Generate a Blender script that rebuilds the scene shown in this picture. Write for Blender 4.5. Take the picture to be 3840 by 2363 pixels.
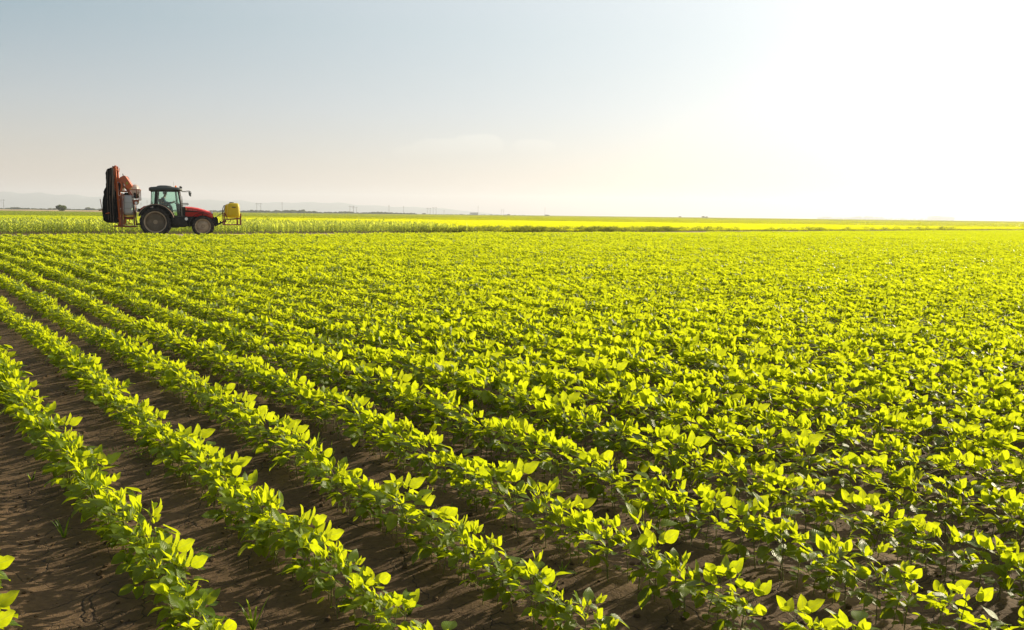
import bpy, bmesh, math, random
import numpy as np
from mathutils import Vector, Matrix, Quaternion

scene = bpy.context.scene
for o in list(bpy.data.objects):
    bpy.data.objects.remove(o)

# ------------------------------------------------------------------ camera
FPX, PW, PH = 3400.0, 3840.0, 2363.0          # focal length in photo pixels (about 32 mm on 36 mm)
CAM_H = 1.46
PITCH, ROLL = math.atan(375.5 / FPX), 0.0122
cF = Vector((0, math.cos(PITCH), -math.sin(PITCH)))
cR0, cU0 = Vector((1, 0, 0)), Vector((0, math.sin(PITCH), math.cos(PITCH)))
cR = cR0 * math.cos(ROLL) + cU0 * math.sin(ROLL)
cU = cU0 * math.cos(ROLL) - cR0 * math.sin(ROLL)
cam = bpy.data.cameras.new('camera')
cam.lens, cam.sensor_width, cam.clip_end, cam.clip_start = 36.0 * FPX / PW, 36.0, 20000.0, 0.05
camo = bpy.data.objects.new('camera', cam)
scene.collection.objects.link(camo)
camo.matrix_world = Matrix(((cR.x, cU.x, -cF.x, 0), (cR.y, cU.y, -cF.y, 0), (cR.z, cU.z, -cF.z, CAM_H), (0, 0, 0, 1)))
scene.camera = camo

def ground_at(px, py, z=0.0):
    d = cF + cR * ((px - PW / 2) / FPX) - cU * ((py - PH / 2) / FPX)
    t = (z - CAM_H) / d.z
    return Vector((d.x * t, d.y * t, z))

def far_at(px, Y):
    """the point of the ground straight below photo column px at depth Y"""
    Y *= FPX / 2560
    return Vector(((px - PW / 2) / FPX * Y, Y, 0))

# ------------------------------------------------------------------ light, sky, exposure
SUN_AZ, SUN_EL = math.radians(54), math.radians(20)
SUN = Vector((math.sin(SUN_AZ) * math.cos(SUN_EL), math.cos(SUN_AZ) * math.cos(SUN_EL), math.sin(SUN_EL)))
sl = bpy.data.lights.new('sun', 'SUN')
sl.energy, sl.angle, sl.color = 5.0, math.radians(0.6), (1.0, 0.86, 0.62)
so = bpy.data.objects.new('sun', sl)
scene.collection.objects.link(so)
so.rotation_mode = 'QUATERNION'
so.rotation_quaternion = SUN.to_track_quat('Z', 'Y')
so.location = (40, 20, 30)

SKY_K = 0.05
world = bpy.data.worlds.new('World')
scene.world = world
world.use_nodes = True
wn, wl = world.node_tree.nodes, world.node_tree.links
wn.clear()
def W(t, **kw):
    n = wn.new(t)
    for k, v in kw.items(): setattr(n, k, v)
    return n
def wmath(op, a, b=None, clamp=False):
    n = W('ShaderNodeMath', operation=op, use_clamp=clamp)
    for i, v in enumerate((a, b)):
        if v is None: continue
        if isinstance(v, (int, float)): n.inputs[i].default_value = v
        else: wl.new(v, n.inputs[i])
    return n.outputs[0]
def wmix(f, a, b, mode='MIX'):
    n = W('ShaderNodeMix', data_type='RGBA', blend_type=mode)
    for s, v in ((n.inputs[0], f), (n.inputs[6], a), (n.inputs[7], b)):
        if isinstance(v, (int, float)): s.default_value = v
        elif isinstance(v, tuple): s.default_value = v + (1,)
        else: wl.new(v, s)
    return n.outputs[2]
sky = W('ShaderNodeTexSky', sky_type='NISHITA')
sky.sun_disc = False
sky.sun_elevation, sky.sun_rotation = SUN_EL, SUN_AZ
sky.air_density, sky.dust_density, sky.ozone_density, sky.altitude = 1.0, 1.2, 1.0, 100
tc = W('ShaderNodeTexCoord')
dirn = W('ShaderNodeVectorMath', operation='NORMALIZE'); wl.new(tc.outputs['Generated'], dirn.inputs[0])
sep = W('ShaderNodeSeparateXYZ'); wl.new(dirn.outputs[0], sep.inputs[0])
dot = W('ShaderNodeVectorMath', operation='DOT_PRODUCT'); wl.new(dirn.outputs[0], dot.inputs[0])
dot.inputs[1].default_value = SUN
elev = wmath('MAXIMUM', sep.outputs[2], 0.0)
glow = wmath('MAXIMUM', dot.outputs['Value'], 0.0)
# the vault overhead and away from the sun is much deeper than the bright band near the horizon
highdark = W('ShaderNodeMapRange', interpolation_type='SMOOTHSTEP')
wl.new(elev, highdark.inputs[0])
for i_, v_ in ((1, 0.26), (2, 0.62), (3, 1.0), (4, 0.5)): highdark.inputs[i_].default_value = v_
backdark = W('ShaderNodeMapRange', interpolation_type='SMOOTHSTEP')
wl.new(dot.outputs['Value'], backdark.inputs[0])
for i_, v_ in ((1, -0.9), (2, -0.1), (3, 0.55), (4, 1.0)): backdark.inputs[i_].default_value = v_
deep = wmath('MULTIPLY', highdark.outputs[0], backdark.outputs[0])
# thin high haze: pale grey blue aloft, cream low down, a little brighter towards the sun
vr = W('ShaderNodeValToRGB'); wl.new(elev, vr.inputs[0])
ve_ = vr.color_ramp.elements
while len(ve_) < 5: ve_.new(0.5)
for q_, (p_, c_) in zip(ve_, ((0.0, (.225, .105, .10)), (0.035, (.205, .105, .105)), (0.11, (.15, .118, .125)), (0.19, (.04, .075, .075)), (0.5, (.10, .13, .15)))):
    q_.position = p_; q_.color = c_ + (1,)
dim = wmath('SUBTRACT', 1.0, wmath('MULTIPLY', glow, 0.75))
veil = wmix(1.0, vr.outputs[0], W('ShaderNodeCombineXYZ').outputs[0], 'MULTIPLY')
for i_, k_ in enumerate((0.85, 1.1, 0.5)):
    wl.new(wmath('SUBTRACT', 1.0, wmath('MULTIPLY', glow, k_), True), veil.node.inputs[7].links[0].from_node.inputs[i_])
veil = wmix(wmath('MULTIPLY', glow, wmath('SUBTRACT', 1.0, wmath('MULTIPLY', elev, 7.0), True)), veil, (0.0, 0.0, 0.12), 'ADD')
veil = wmix(wmath('MULTIPLY', glow, elev), veil, (2.25, 2.05, 1.4), 'ADD')
veil = wmix(1.0, veil, W('ShaderNodeCombineXYZ').outputs[0], 'MULTIPLY')
cmb = veil.node.inputs[7].links[0].from_node
for i_ in range(3): wl.new(deep, cmb.inputs[i_])
bg1 = W('ShaderNodeBackground'); bg1.inputs[1].default_value = SKY_K
wl.new(sky.outputs[0], bg1.inputs[0])
bg2 = W('ShaderNodeBackground'); bg2.inputs[1].default_value = 0.5
# three faint small cumulus heads low in the middle of the sky
azim = wmath('ARCTAN2', sep.outputs[0], sep.outputs[1])
cn = W('ShaderNodeTexNoise'); cn.inputs['Scale'].default_value = 38.0; cn.inputs['Detail'].default_value = 7.0; cn.inputs['Roughness'].default_value = 0.6
wl.new(dirn.outputs[0], cn.inputs['Vector'])
cl = None
for px_, py_, ra, re, amp in ((1655, 556, 0.032, 0.0115, 0.8), (1800, 545, 0.030, 0.0125, 1.0), (2000, 550, 0.026, 0.0085, 0.7), (1560, 572, 0.03, 0.007, 0.45)):
    dv_ = (cF + cR * ((px_ - PW / 2) / FPX) - cU * ((py_ - PH / 2) / FPX)).normalized()
    a_ = wmath('DIVIDE', wmath('SUBTRACT', azim, math.atan2(dv_.x, dv_.y)), ra)
    e_ = wmath('DIVIDE', wmath('SUBTRACT', sep.outputs[2], dv_.z), re)
    r2 = wmath('ADD', wmath('MULTIPLY', a_, a_), wmath('MULTIPLY', e_, e_))
    q_ = wmath('SUBTRACT', wmath('ADD', 0.15, wmath('MULTIPLY', cn.outputs[0], 1.7)), r2)
    top_ = wmath('MULTIPLY', wmath('ADD', wmath('MULTIPLY', e_, 0.5), 0.45, True), wmath('MULTIPLY', q_, 2.6, True))
    top_ = wmath('MULTIPLY', top_, amp * 0.20)
    cl = top_ if cl is None else wmath('MAXIMUM', cl, top_)
veil = wmix(cl, veil, (0.75, 0.62, 0.52))
wl.new(veil, bg2.inputs[0])
addw = W('ShaderNodeAddShader'); wl.new(bg1.outputs[0], addw.inputs[0]); wl.new(bg2.outputs[0], addw.inputs[1])
wout = W('ShaderNodeOutputWorld'); wl.new(addw.outputs[0], wout.inputs[0])

vs = scene.view_settings
vs.view_transform, vs.look, vs.gamma, vs.use_curve_mapping = 'Standard', 'None', 1.0, False
vs.exposure = 1.0
scene.render.engine = 'CYCLES'
cy = scene.cycles
cy.use_denoising = True
cy.max_bounces, cy.diffuse_bounces, cy.glossy_bounces, cy.transmission_bounces = 9, 7, 3, 8
cy.volume_bounces, cy.transparent_max_bounces = 0, 12

# ------------------------------------------------------------------ helpers
COL = scene.collection
def tag(o, label=None, cat=None, group=None, kind=None):
    for k, v in (('label', label), ('category', cat), ('group', group), ('kind', kind)):
        if v: o[k] = v
    return o
def empty(name, loc=(0, 0, 0), rz=0.0):
    o = bpy.data.objects.new(name, None)
    o.empty_display_size = 0.2
    o.location, o.rotation_euler = loc, (0, 0, rz)
    COL.objects.link(o)
    return o
def link(name, me, parent=None):
    o = bpy.data.objects.new(name, me)
    COL.objects.link(o)
    if parent: o.parent = parent
    return o
def mesh_np(name, V, Fc, mats, attrs=None, uv=None, midx=None, smooth=True):
    """V (n,3), Fc list of index tuples or an (m,k) array"""
    me = bpy.data.meshes.new(name)
    V = np.asarray(V, dtype=np.float32)
    if isinstance(Fc, np.ndarray):
        m, k = Fc.shape
        flat, starts = Fc.ravel().astype(np.int32), np.arange(m, dtype=np.int32) * k
    else:
        lens = np.array([len(q) for q in Fc], dtype=np.int32); m = len(lens)
        flat = np.fromiter((i for q in Fc for i in q), dtype=np.int32)
        starts = (np.cumsum(lens) - lens).astype(np.int32)
    me.vertices.add(len(V)); me.vertices.foreach_set('co', V.ravel())
    me.loops.add(len(flat)); me.loops.foreach_set('vertex_index', flat)
    me.polygons.add(m); me.polygons.foreach_set('loop_start', starts)
    for mt in mats: me.materials.append(mt)
    if midx is not None: me.polygons.foreach_set('material_index', np.asarray(midx, dtype=np.int32))
    if smooth: me.polygons.foreach_set('use_smooth', np.ones(m, dtype=bool))
    me.update(calc_edges=True)
    for k, a in (attrs or {}).items():
        at = me.attributes.new(k, 'FLOAT', 'POINT'); at.data.foreach_set('value', np.asarray(a, dtype=np.float32))
    if uv is not None:
        l = me.uv_layers.new(name='UVMap')
        l.data.foreach_set('uv', np.asarray(uv, dtype=np.float32)[flat].ravel())
    me.validate()
    return me

# ---- node material shorthand
def new_mat(name):
    m = bpy.data.materials.new(name); m.use_nodes = True
    nt = m.node_tree; nt.nodes.clear()
    out = nt.nodes.new('ShaderNodeOutputMaterial')
    return m, nt, out
def N(nt, t, ins=None, **kw):
    n = nt.nodes.new(t)
    for k, v in kw.items(): setattr(n, k, v)
    for k, v in (ins or {}).items():
        s = n.inputs[k]
        if hasattr(v, 'is_output') or isinstance(v, bpy.types.NodeSocket): nt.links.new(v, s)
        elif isinstance(v, tuple) and len(v) == 3 and len(s.default_value) == 4: s.default_value = v + (1,)
        else: s.default_value = v
    return n
def ramp(nt, fac, stops):
    n = nt.nodes.new('ShaderNodeValToRGB'); nt.links.new(fac, n.inputs[0])
    e = n.color_ramp.elements
    while len(e) < len(stops): e.new(0.5)
    for q, (p, c) in zip(e, stops):
        q.position = p; q.color = (c + (1,)) if len(c) == 3 else c
    return n.outputs[0]
def mixc(nt, f, a, b, mode='MIX'):
    n = N(nt, 'ShaderNodeMix', data_type='RGBA', blend_type=mode)
    for s, v in ((n.inputs[0], f), (n.inputs[6], a), (n.inputs[7], b)):
        if isinstance(v, (int, float)): s.default_value = v
        elif isinstance(v, tuple): s.default_value = v + (1,)
        else: nt.links.new(v, s)
    return n.outputs[2]

def leaf_material(name, light, dark, trans_l, trans_d, spec=0.32, rough=0.40, veins=True, mix=0.62, under=0.18):
    """two-sided leaf: reflected colour and (warmer) light let through; tone = age of the leaf"""
    m, nt, out = new_mat(name)
    tone = N(nt, 'ShaderNodeAttribute', attribute_name='tone').outputs['Fac']
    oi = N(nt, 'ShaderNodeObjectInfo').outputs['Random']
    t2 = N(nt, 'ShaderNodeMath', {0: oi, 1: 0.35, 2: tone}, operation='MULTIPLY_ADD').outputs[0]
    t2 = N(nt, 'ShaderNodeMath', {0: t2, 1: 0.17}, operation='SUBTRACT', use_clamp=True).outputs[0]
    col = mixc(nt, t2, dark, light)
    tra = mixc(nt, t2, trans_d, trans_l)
    geo = N(nt, 'ShaderNodeNewGeometry')
    mot = N(nt, 'ShaderNodeTexNoise', {'Vector': N(nt, 'ShaderNodeTexCoord').outputs['Object'], 'Scale': 55.0, 'Detail': 4.0, 'Roughness': 0.6}).outputs[0]
    mv = N(nt, 'ShaderNodeMapRange', {0: mot, 1: 0.3, 2: 0.7, 3: 0.72, 4: 1.2}).outputs[0]
    mcol = N(nt, 'ShaderNodeCombineColor', {0: mv, 1: mv, 2: mv}).outputs[0]
    col = mixc(nt, 1.0, col, mcol, 'MULTIPLY')
    tra = mixc(nt, 0.6, tra, mcol, 'MULTIPLY')
    if veins:
        uv = N(nt, 'ShaderNodeTexCoord').outputs['UV']
        sp = N(nt, 'ShaderNodeSeparateXYZ', {0: uv})
        ax = N(nt, 'ShaderNodeMath', {0: sp.outputs[1]}, operation='ABSOLUTE').outputs[0]
        mid = N(nt, 'ShaderNodeMath', {0: ax, 1: 0.07}, operation='LESS_THAN').outputs[0]
        ph = N(nt, 'ShaderNodeMath', {0: ax, 1: -0.35, 2: sp.outputs[0]}, operation='MULTIPLY_ADD').outputs[0]
        ph = N(nt, 'ShaderNodeMath', {0: ph, 1: 46.0}, operation='MULTIPLY').outputs[0]
        sn = N(nt, 'ShaderNodeMath', {0: ph}, operation='SINE').outputs[0]
        sv = N(nt, 'ShaderNodeMapRange', {0: sn, 1: 0.75, 2: 1.0, 3: 0.0, 4: 0.5}).outputs[0]
        ve = N(nt, 'ShaderNodeMath', {0: mid, 1: sv}, operation='MAXIMUM').outputs[0]
        ve = N(nt, 'ShaderNodeMath', {0: ve, 1: 0.6}, operation='MULTIPLY').outputs[0]
        col = mixc(nt, ve, col, (0.22, 0.33, 0.06))
        tra = mixc(nt, ve, tra, (0.30, 0.34, 0.03))
        bmp = N(nt, 'ShaderNodeBump', {'Strength': 0.25, 'Distance': 0.002, 'Height': sn}).outputs[0]
    un = N(nt, 'ShaderNodeMath', {0: geo.outputs['Backfacing'], 1: under}, operation='MULTIPLY').outputs[0]
    col = mixc(nt, un, col, (0.24, 0.34, 0.14))
    pb = N(nt, 'ShaderNodeBsdfPrincipled', {'Base Color': col, 'Roughness': rough, 'Specular IOR Level': spec})
    if veins: nt.links.new(bmp, pb.inputs['Normal'])
    tr = N(nt, 'ShaderNodeBsdfTranslucent', {'Color': tra})
    mx = N(nt, 'ShaderNodeMixShader', {0: mix, 1: pb.outputs[0], 2: tr.outputs[0]})
    nt.links.new(mx.outputs[0], out.inputs[0])
    return m

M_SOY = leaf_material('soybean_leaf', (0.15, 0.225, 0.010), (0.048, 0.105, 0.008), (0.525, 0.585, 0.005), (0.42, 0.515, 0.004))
M_SOY_PALE_GLARE = leaf_material('pale_glare_field_leaf', (0.26, 0.29, 0.012), (0.15, 0.18, 0.009), (0.70, 0.73, 0.010), (0.52, 0.57, 0.008), veins=False, mix=0.62, under=0.0, spec=0.1)  # yellower neighbouring crop, with part of the sun glare put into the leaf colour
M_CORN = leaf_material('corn_leaf', (0.28, 0.37, 0.06), (0.13, 0.22, 0.025), (0.88, 0.95, 0.10), (0.66, 0.78, 0.05), spec=0.8, rough=0.27, veins=False, mix=0.5, under=0.0)
M_WEED = leaf_material('weed_leaf', (0.13, 0.16, 0.035), (0.05, 0.075, 0.018), (0.34, 0.36, 0.03), (0.16, 0.20, 0.02), veins=False, under=0.0)
M_GRASS = leaf_material('grass_blade', (0.10, 0.19, 0.03), (0.04, 0.10, 0.02), (0.36, 0.46, 0.03), (0.2, 0.3, 0.02), veins=False, under=0.0)
M_TREE = leaf_material('tree_leaf', (0.07, 0.10, 0.03), (0.03, 0.055, 0.02), (0.16, 0.20, 0.03), (0.07, 0.10, 0.02), veins=False, under=0.0)
def simple(name, c, rough=0.6, metal=0.0, spec=0.3, noise=0.0, nscale=8.0, c2=None, bump=0.0, coat=0.0):
    m, nt, out = new_mat(name)
    pb = N(nt, 'ShaderNodeBsdfPrincipled', {'Base Color': c, 'Roughness': rough, 'Metallic': metal, 'Specular IOR Level': spec, 'Coat Weight': coat})
    if noise or bump:
        tcn = N(nt, 'ShaderNodeTexCoord').outputs['Object']
        no = N(nt, 'ShaderNodeTexNoise', {'Vector': tcn, 'Scale': nscale, 'Detail': 5.0, 'Roughness': 0.6})
        if noise:
            f = N(nt, 'ShaderNodeMapRange', {0: no.outputs[0], 1: 0.42, 2: 0.68, 3: 0.0, 4: noise}).outputs[0]
            nt.links.new(mixc(nt, f, c, c2 or tuple(x * 0.5 for x in c)), pb.inputs['Base Color'])
        if bump:
            b = N(nt, 'ShaderNodeBump', {'Strength': bump, 'Distance': 0.02, 'Height': no.outputs[0]})
            nt.links.new(b.outputs[0], pb.inputs['Normal'])
    nt.links.new(pb.outputs[0], out.inputs[0])
    return m
M_STEM = simple('soybean_stem', (0.17, 0.18, 0.05), 0.6, noise=0.5, c2=(0.10, 0.08, 0.03), nscale=30)
M_BARK = simple('bark', (0.08, 0.06, 0.045), 0.9)
# ------------------------------------------------------------------ the lie of the field
ROW_AZ = math.radians(-35.0)
RN = np.array([math.cos(ROW_AZ), -math.sin(ROW_AZ)])      # across the rows
RD = np.array([math.sin(ROW_AZ), math.cos(ROW_AZ)])       # along the rows, away from the camera
ROW0, ROW_GAP = 0.77, 0.535
FAR_EDGE = [(-75, 12), (-28.7, 50.9), (-17.8, 59.6), (-3.9, 72.8), (10.3, 84.5), (74, 141), (330, 372)]   # far side of the dirt track
TRACK_W = 8.6
FE = np.array(FAR_EDGE, dtype=float)
def track_y(x):
    return np.interp(x, FE[:, 0], FE[:, 1])
def track_dist(P):
    """signed distance in front of (+, camera side) the far side of the track"""
    P = np.asarray(P, dtype=float)
    y = track_y(P[..., 0])
    i = np.clip(np.searchsorted(FE[:, 0], P[..., 0]) - 1, 0, len(FE) - 2)
    dx, dy = (FE[i + 1] - FE[i]).T if P.ndim > 1 else (FE[i + 1] - FE[i])
    return (y - P[..., 1]) * dx / np.hypot(dx, dy)

def vnoise(x, y, seed=0):
    """smooth value noise in [-1, 1]"""
    xi, yi = np.floor(x).astype(np.int64), np.floor(y).astype(np.int64)
    fx, fy = x - xi, y - yi
    fx, fy = fx * fx * (3 - 2 * fx), fy * fy * (3 - 2 * fy)
    def h(a, b):
        k = (a * 374761393 + b * 668265263 + seed * 974711) & 0x7fffffff
        k = ((k ^ (k >> 13)) * 1274126177) & 0x7fffffff
        return ((k ^ (k >> 16)) & 0xffff) / 32767.5 - 1
    return (h(xi, yi) * (1 - fx) + h(xi + 1, yi) * fx) * (1 - fy) + (h(xi, yi + 1) * (1 - fx) + h(xi + 1, yi + 1) * fx) * fy
def ground_z(x, y):
    x, y = np.asarray(x, float), np.asarray(y, float)
    r = np.hypot(x, y)
    k = np.clip((30 - r) / 18, 0, 1)
    s = x * RN[0] + y * RN[1]
    ridge = 0.014 * np.cos((s - ROW0) / ROW_GAP * 2 * math.pi)
    return k * (ridge + 0.008 * vnoise(x * 1.7, y * 1.7, 1) + 0.003 * vnoise(x * 5, y * 5, 2) + 0.002 * vnoise(x * 14, y * 14, 3))

def soil_material():
    m, nt, out = new_mat('dry_soil')
    co = N(nt, 'ShaderNodeTexCoord').outputs['Object']
    big = N(nt, 'ShaderNodeTexNoise', {'Vector': co, 'Scale': 1.6, 'Detail': 6.0, 'Roughness': 0.6}).outputs[0]
    fine = N(nt, 'ShaderNodeTexNoise', {'Vector': co, 'Scale': 34.0, 'Detail': 6.0, 'Roughness': 0.65}).outputs[0]
    wob = N(nt, 'ShaderNodeTexNoise', {'Vector': co, 'Scale': 5.0, 'Detail': 4.0})
    off = N(nt, 'ShaderNodeVectorMath', {0: wob.outputs[1], 1: (0.22, 0.22, 0.0)}, operation='MULTIPLY').outputs[0]
    cw = N(nt, 'ShaderNodeVectorMath', {0: co, 1: off}, operation='ADD').outputs[0]
    cw = N(nt, 'ShaderNodeVectorMath', {0: cw, 1: (1, 1, 0.0)}, operation='MULTIPLY').outputs[0]
    v1 = N(nt, 'ShaderNodeTexVoronoi', {'Vector': cw, 'Scale': 4.2}, feature='DISTANCE_TO_EDGE').outputs[0]
    v2 = N(nt, 'ShaderNodeTexVoronoi', {'Vector': cw, 'Scale': 11.0}, feature='DISTANCE_TO_EDGE').outputs[0]
    c1 = N(nt, 'ShaderNodeMapRange', {0: v1, 1: 0.0, 2: 0.016, 3: 0.15, 4: 1.0}).outputs[0]
    c2 = N(nt, 'ShaderNodeMapRange', {0: v2, 1: 0.0, 2: 0.02, 3: 0.72, 4: 1.0}).outputs[0]
    cr = N(nt, 'ShaderNodeMath', {0: c1, 1: c2}, operation='MULTIPLY').outputs[0]
    base = ramp(nt, big, [(0.3, (0.078, 0.047, 0.023)), (0.55, (0.114, 0.071, 0.036)), (0.75, (0.150, 0.097, 0.052))])
    f = N(nt, 'ShaderNodeMapRange', {0: fine, 1: 0.35, 2: 0.7, 3: 0.72, 4: 1.18}).outputs[0]
    base = mixc(nt, 1.0, base, N(nt, 'ShaderNodeCombineColor', {0: f, 1: f, 2: f}).outputs[0], 'MULTIPLY')
    base = mixc(nt, cr, (0.022, 0.015, 0.010), base)
    h = N(nt, 'ShaderNodeMath', {0: cr, 1: fine}, operation='ADD').outputs[0]
    b = N(nt, 'ShaderNodeBump', {'Strength': 0.6, 'Distance': 0.010, 'Height': h}).outputs[0]
    pb = N(nt, 'ShaderNodeBsdfPrincipled', {'Base Color': base, 'Roughness': 0.9, 'Specular IOR Level': 0.25, 'Normal': b})
    nt.links.new(pb.outputs[0], out.inputs[0])
    return m
M_SOIL = soil_material()

def axis(lo, hi, step, far):
    a = list(np.arange(lo, hi + 1e-6, step))
    s = step
    while a[-1] < far: s = min(s * 1.25, 700); a.append(min(a[-1] + s, far))
    s = step
    while a[0] > -far: s = min(s * 1.25, 700); a.insert(0, max(a[0] - s, -far))
    return np.array(a)
GX, GY = axis(-9, 11, 0.055, 9000), axis(-2, 14, 0.055, 9000)
XX, YY = np.meshgrid(GX, GY)
ZZ = ground_z(XX, YY)
nx, ny = len(GX), len(GY)
ii = (np.arange(ny - 1)[:, None] * nx + np.arange(nx - 1)[None, :]).ravel()
GF = np.stack([ii, ii + 1, ii + 1 + nx, ii + nx], 1)
me = mesh_np('ground', np.stack([XX.ravel(), YY.ravel(), ZZ.ravel()], 1), GF, [M_SOIL])
tag(link('ground', me), 'bare brown cracked soil under and between the crop rows', 'soil', kind='structure')

# the dirt track between the two fields
def track_strip(o0, o1, z):
    xs = np.concatenate([np.linspace(-75, 80, 160), np.linspace(84, 330, 40)])
    V, Fc = [], []
    for x in xs:
        i = min(max(int(np.searchsorted(FE[:, 0], x)) - 1, 0), len(FE) - 2)
        dx, dy = FE[i + 1] - FE[i]; L = math.hypot(dx, dy)
        nxv, nyv = dy / L, -dx / L
        y = float(track_y(x))
        for o in (o0, (o0 + o1) / 2, o1):
            V.append((x + nxv * o, y + nyv * o, z))
    for k in range(len(xs) - 1):
        for j in (0, 1):
            Fc.append((k * 3 + j, k * 3 + j + 1, k * 3 + j + 4, k * 3 + j + 3))
    return V, Fc
M_TRACK = simple('track_dirt', (0.36, 0.26, 0.185), 0.95, noise=0.8, nscale=1.5, c2=(0.24, 0.17, 0.11), bump=0.6)
V, Fc = track_strip(0.2, TRACK_W - 0.5, 0.006)
tag(link('dirt_track', mesh_np('dirt_track', V, Fc, [M_TRACK])), 'pale dirt track running along the far end of the soybean rows', 'track', kind='structure')

# ------------------------------------------------------------------ leaves
class Acc:
    """gathers verts, faces, uv, tone, material index"""
    def __init__(s): s.V, s.F, s.uv, s.t, s.m, s.n = [], [], [], [], [], 0
    def add(s, V, Fc, uv=None, tone=0.5, mi=0):
        V = np.asarray(V, float); k = len(V)
        s.V.append(V); s.F += [tuple(i + s.n for i in q) for q in Fc]
        s.uv.append(np.zeros((k, 2)) if uv is None else np.asarray(uv, float))
        s.t.append(np.full(k, tone)); s.m += [mi] * len(Fc); s.n += k
    def mesh(s, name, mats):
        return mesh_np(name, np.concatenate(s.V), s.F, mats, {'tone': np.concatenate(s.t)}, np.concatenate(s.uv), s.m)
def unit(v):
    return v / (np.linalg.norm(v) + 1e-12)
def ngrid(nl, nc):
    return [(i * nc + j, i * nc + j + 1, (i + 1) * nc + j + 1, (i + 1) * nc + j) for i in range(nl - 1) for j in range(nc - 1)]
GRID = {(7, 5): ngrid(7, 5), (3, 3): ngrid(3, 3), (4, 3): ngrid(4, 3), (5, 3): ngrid(5, 3), (6, 3): ngrid(6, 3), (3, 2): ngrid(3, 2)}
def leaflet(acc, base, d, up, L, Wd, fold, curl, tone, res=(7, 5), rng=random, wav=0.0, mi=0, shape=0.62):
    """an ovate leaf blade folded along its midrib and curling at the tip"""
    d = unit(d); s = unit(np.cross(d, up)); n = np.cross(s, d)
    nl, nc = res
    t = np.linspace(0, 1, nl); a = np.linspace(-1, 1, nc)
    w = np.sin(math.pi * np.clip(t, 0.02, 0.995) ** shape) ** 0.85 * Wd / 2
    T, A = np.meshgrid(t, a, indexing='ij'); Wm = w[:, None] * A
    if nl > 5 and rng.random() < 0.14:                               # a bitten edge
        i, sd = rng.randint(1, 5), rng.choice((-1, 1)); Wm[i] = np.where(A[i] * sd > 0, Wm[i] * rng.uniform(.35, .75), Wm[i])
    ph = rng.uniform(0, 6.28)
    x = T * L - curl * 0.35 * L * T ** 3
    z = np.abs(Wm) * fold - curl * L * T ** 2 * 0.55 + wav * Wd * np.sin(T * 7 + ph + A * 1.2) * np.abs(A)
    P = base + x[..., None] * d + Wm[..., None] * s + z[..., None] * n
    acc.add(P.reshape(-1, 3), GRID[res], np.stack([T.ravel(), A.ravel()], 1), tone, mi)
def tube(acc, pts, r0, r1, k=4, tone=0.5, mi=0):
    pts = [np.asarray(p, float) for p in pts]; n = len(pts); V = []
    for i, p in enumerate(pts):
        d = unit(pts[min(i + 1, n - 1)] - pts[max(i - 1, 0)])
        a = unit(np.cross(d, (0.3, 0.9, 0.1) if abs(d[1]) < 0.8 else (1, 0, 0))); b = np.cross(d, a)
        r = r0 + (r1 - r0) * i / (n - 1)
        V += [p + r * (math.cos(2 * math.pi * j / k) * a + math.sin(2 * math.pi * j / k) * b) for j in range(k)]
    Fc = [(i * k + j, i * k + (j + 1) % k, (i + 1) * k + (j + 1) % k, (i + 1) * k + j) for i in range(n - 1) for j in range(k)]
    acc.add(V, Fc, None, tone, mi)

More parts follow.
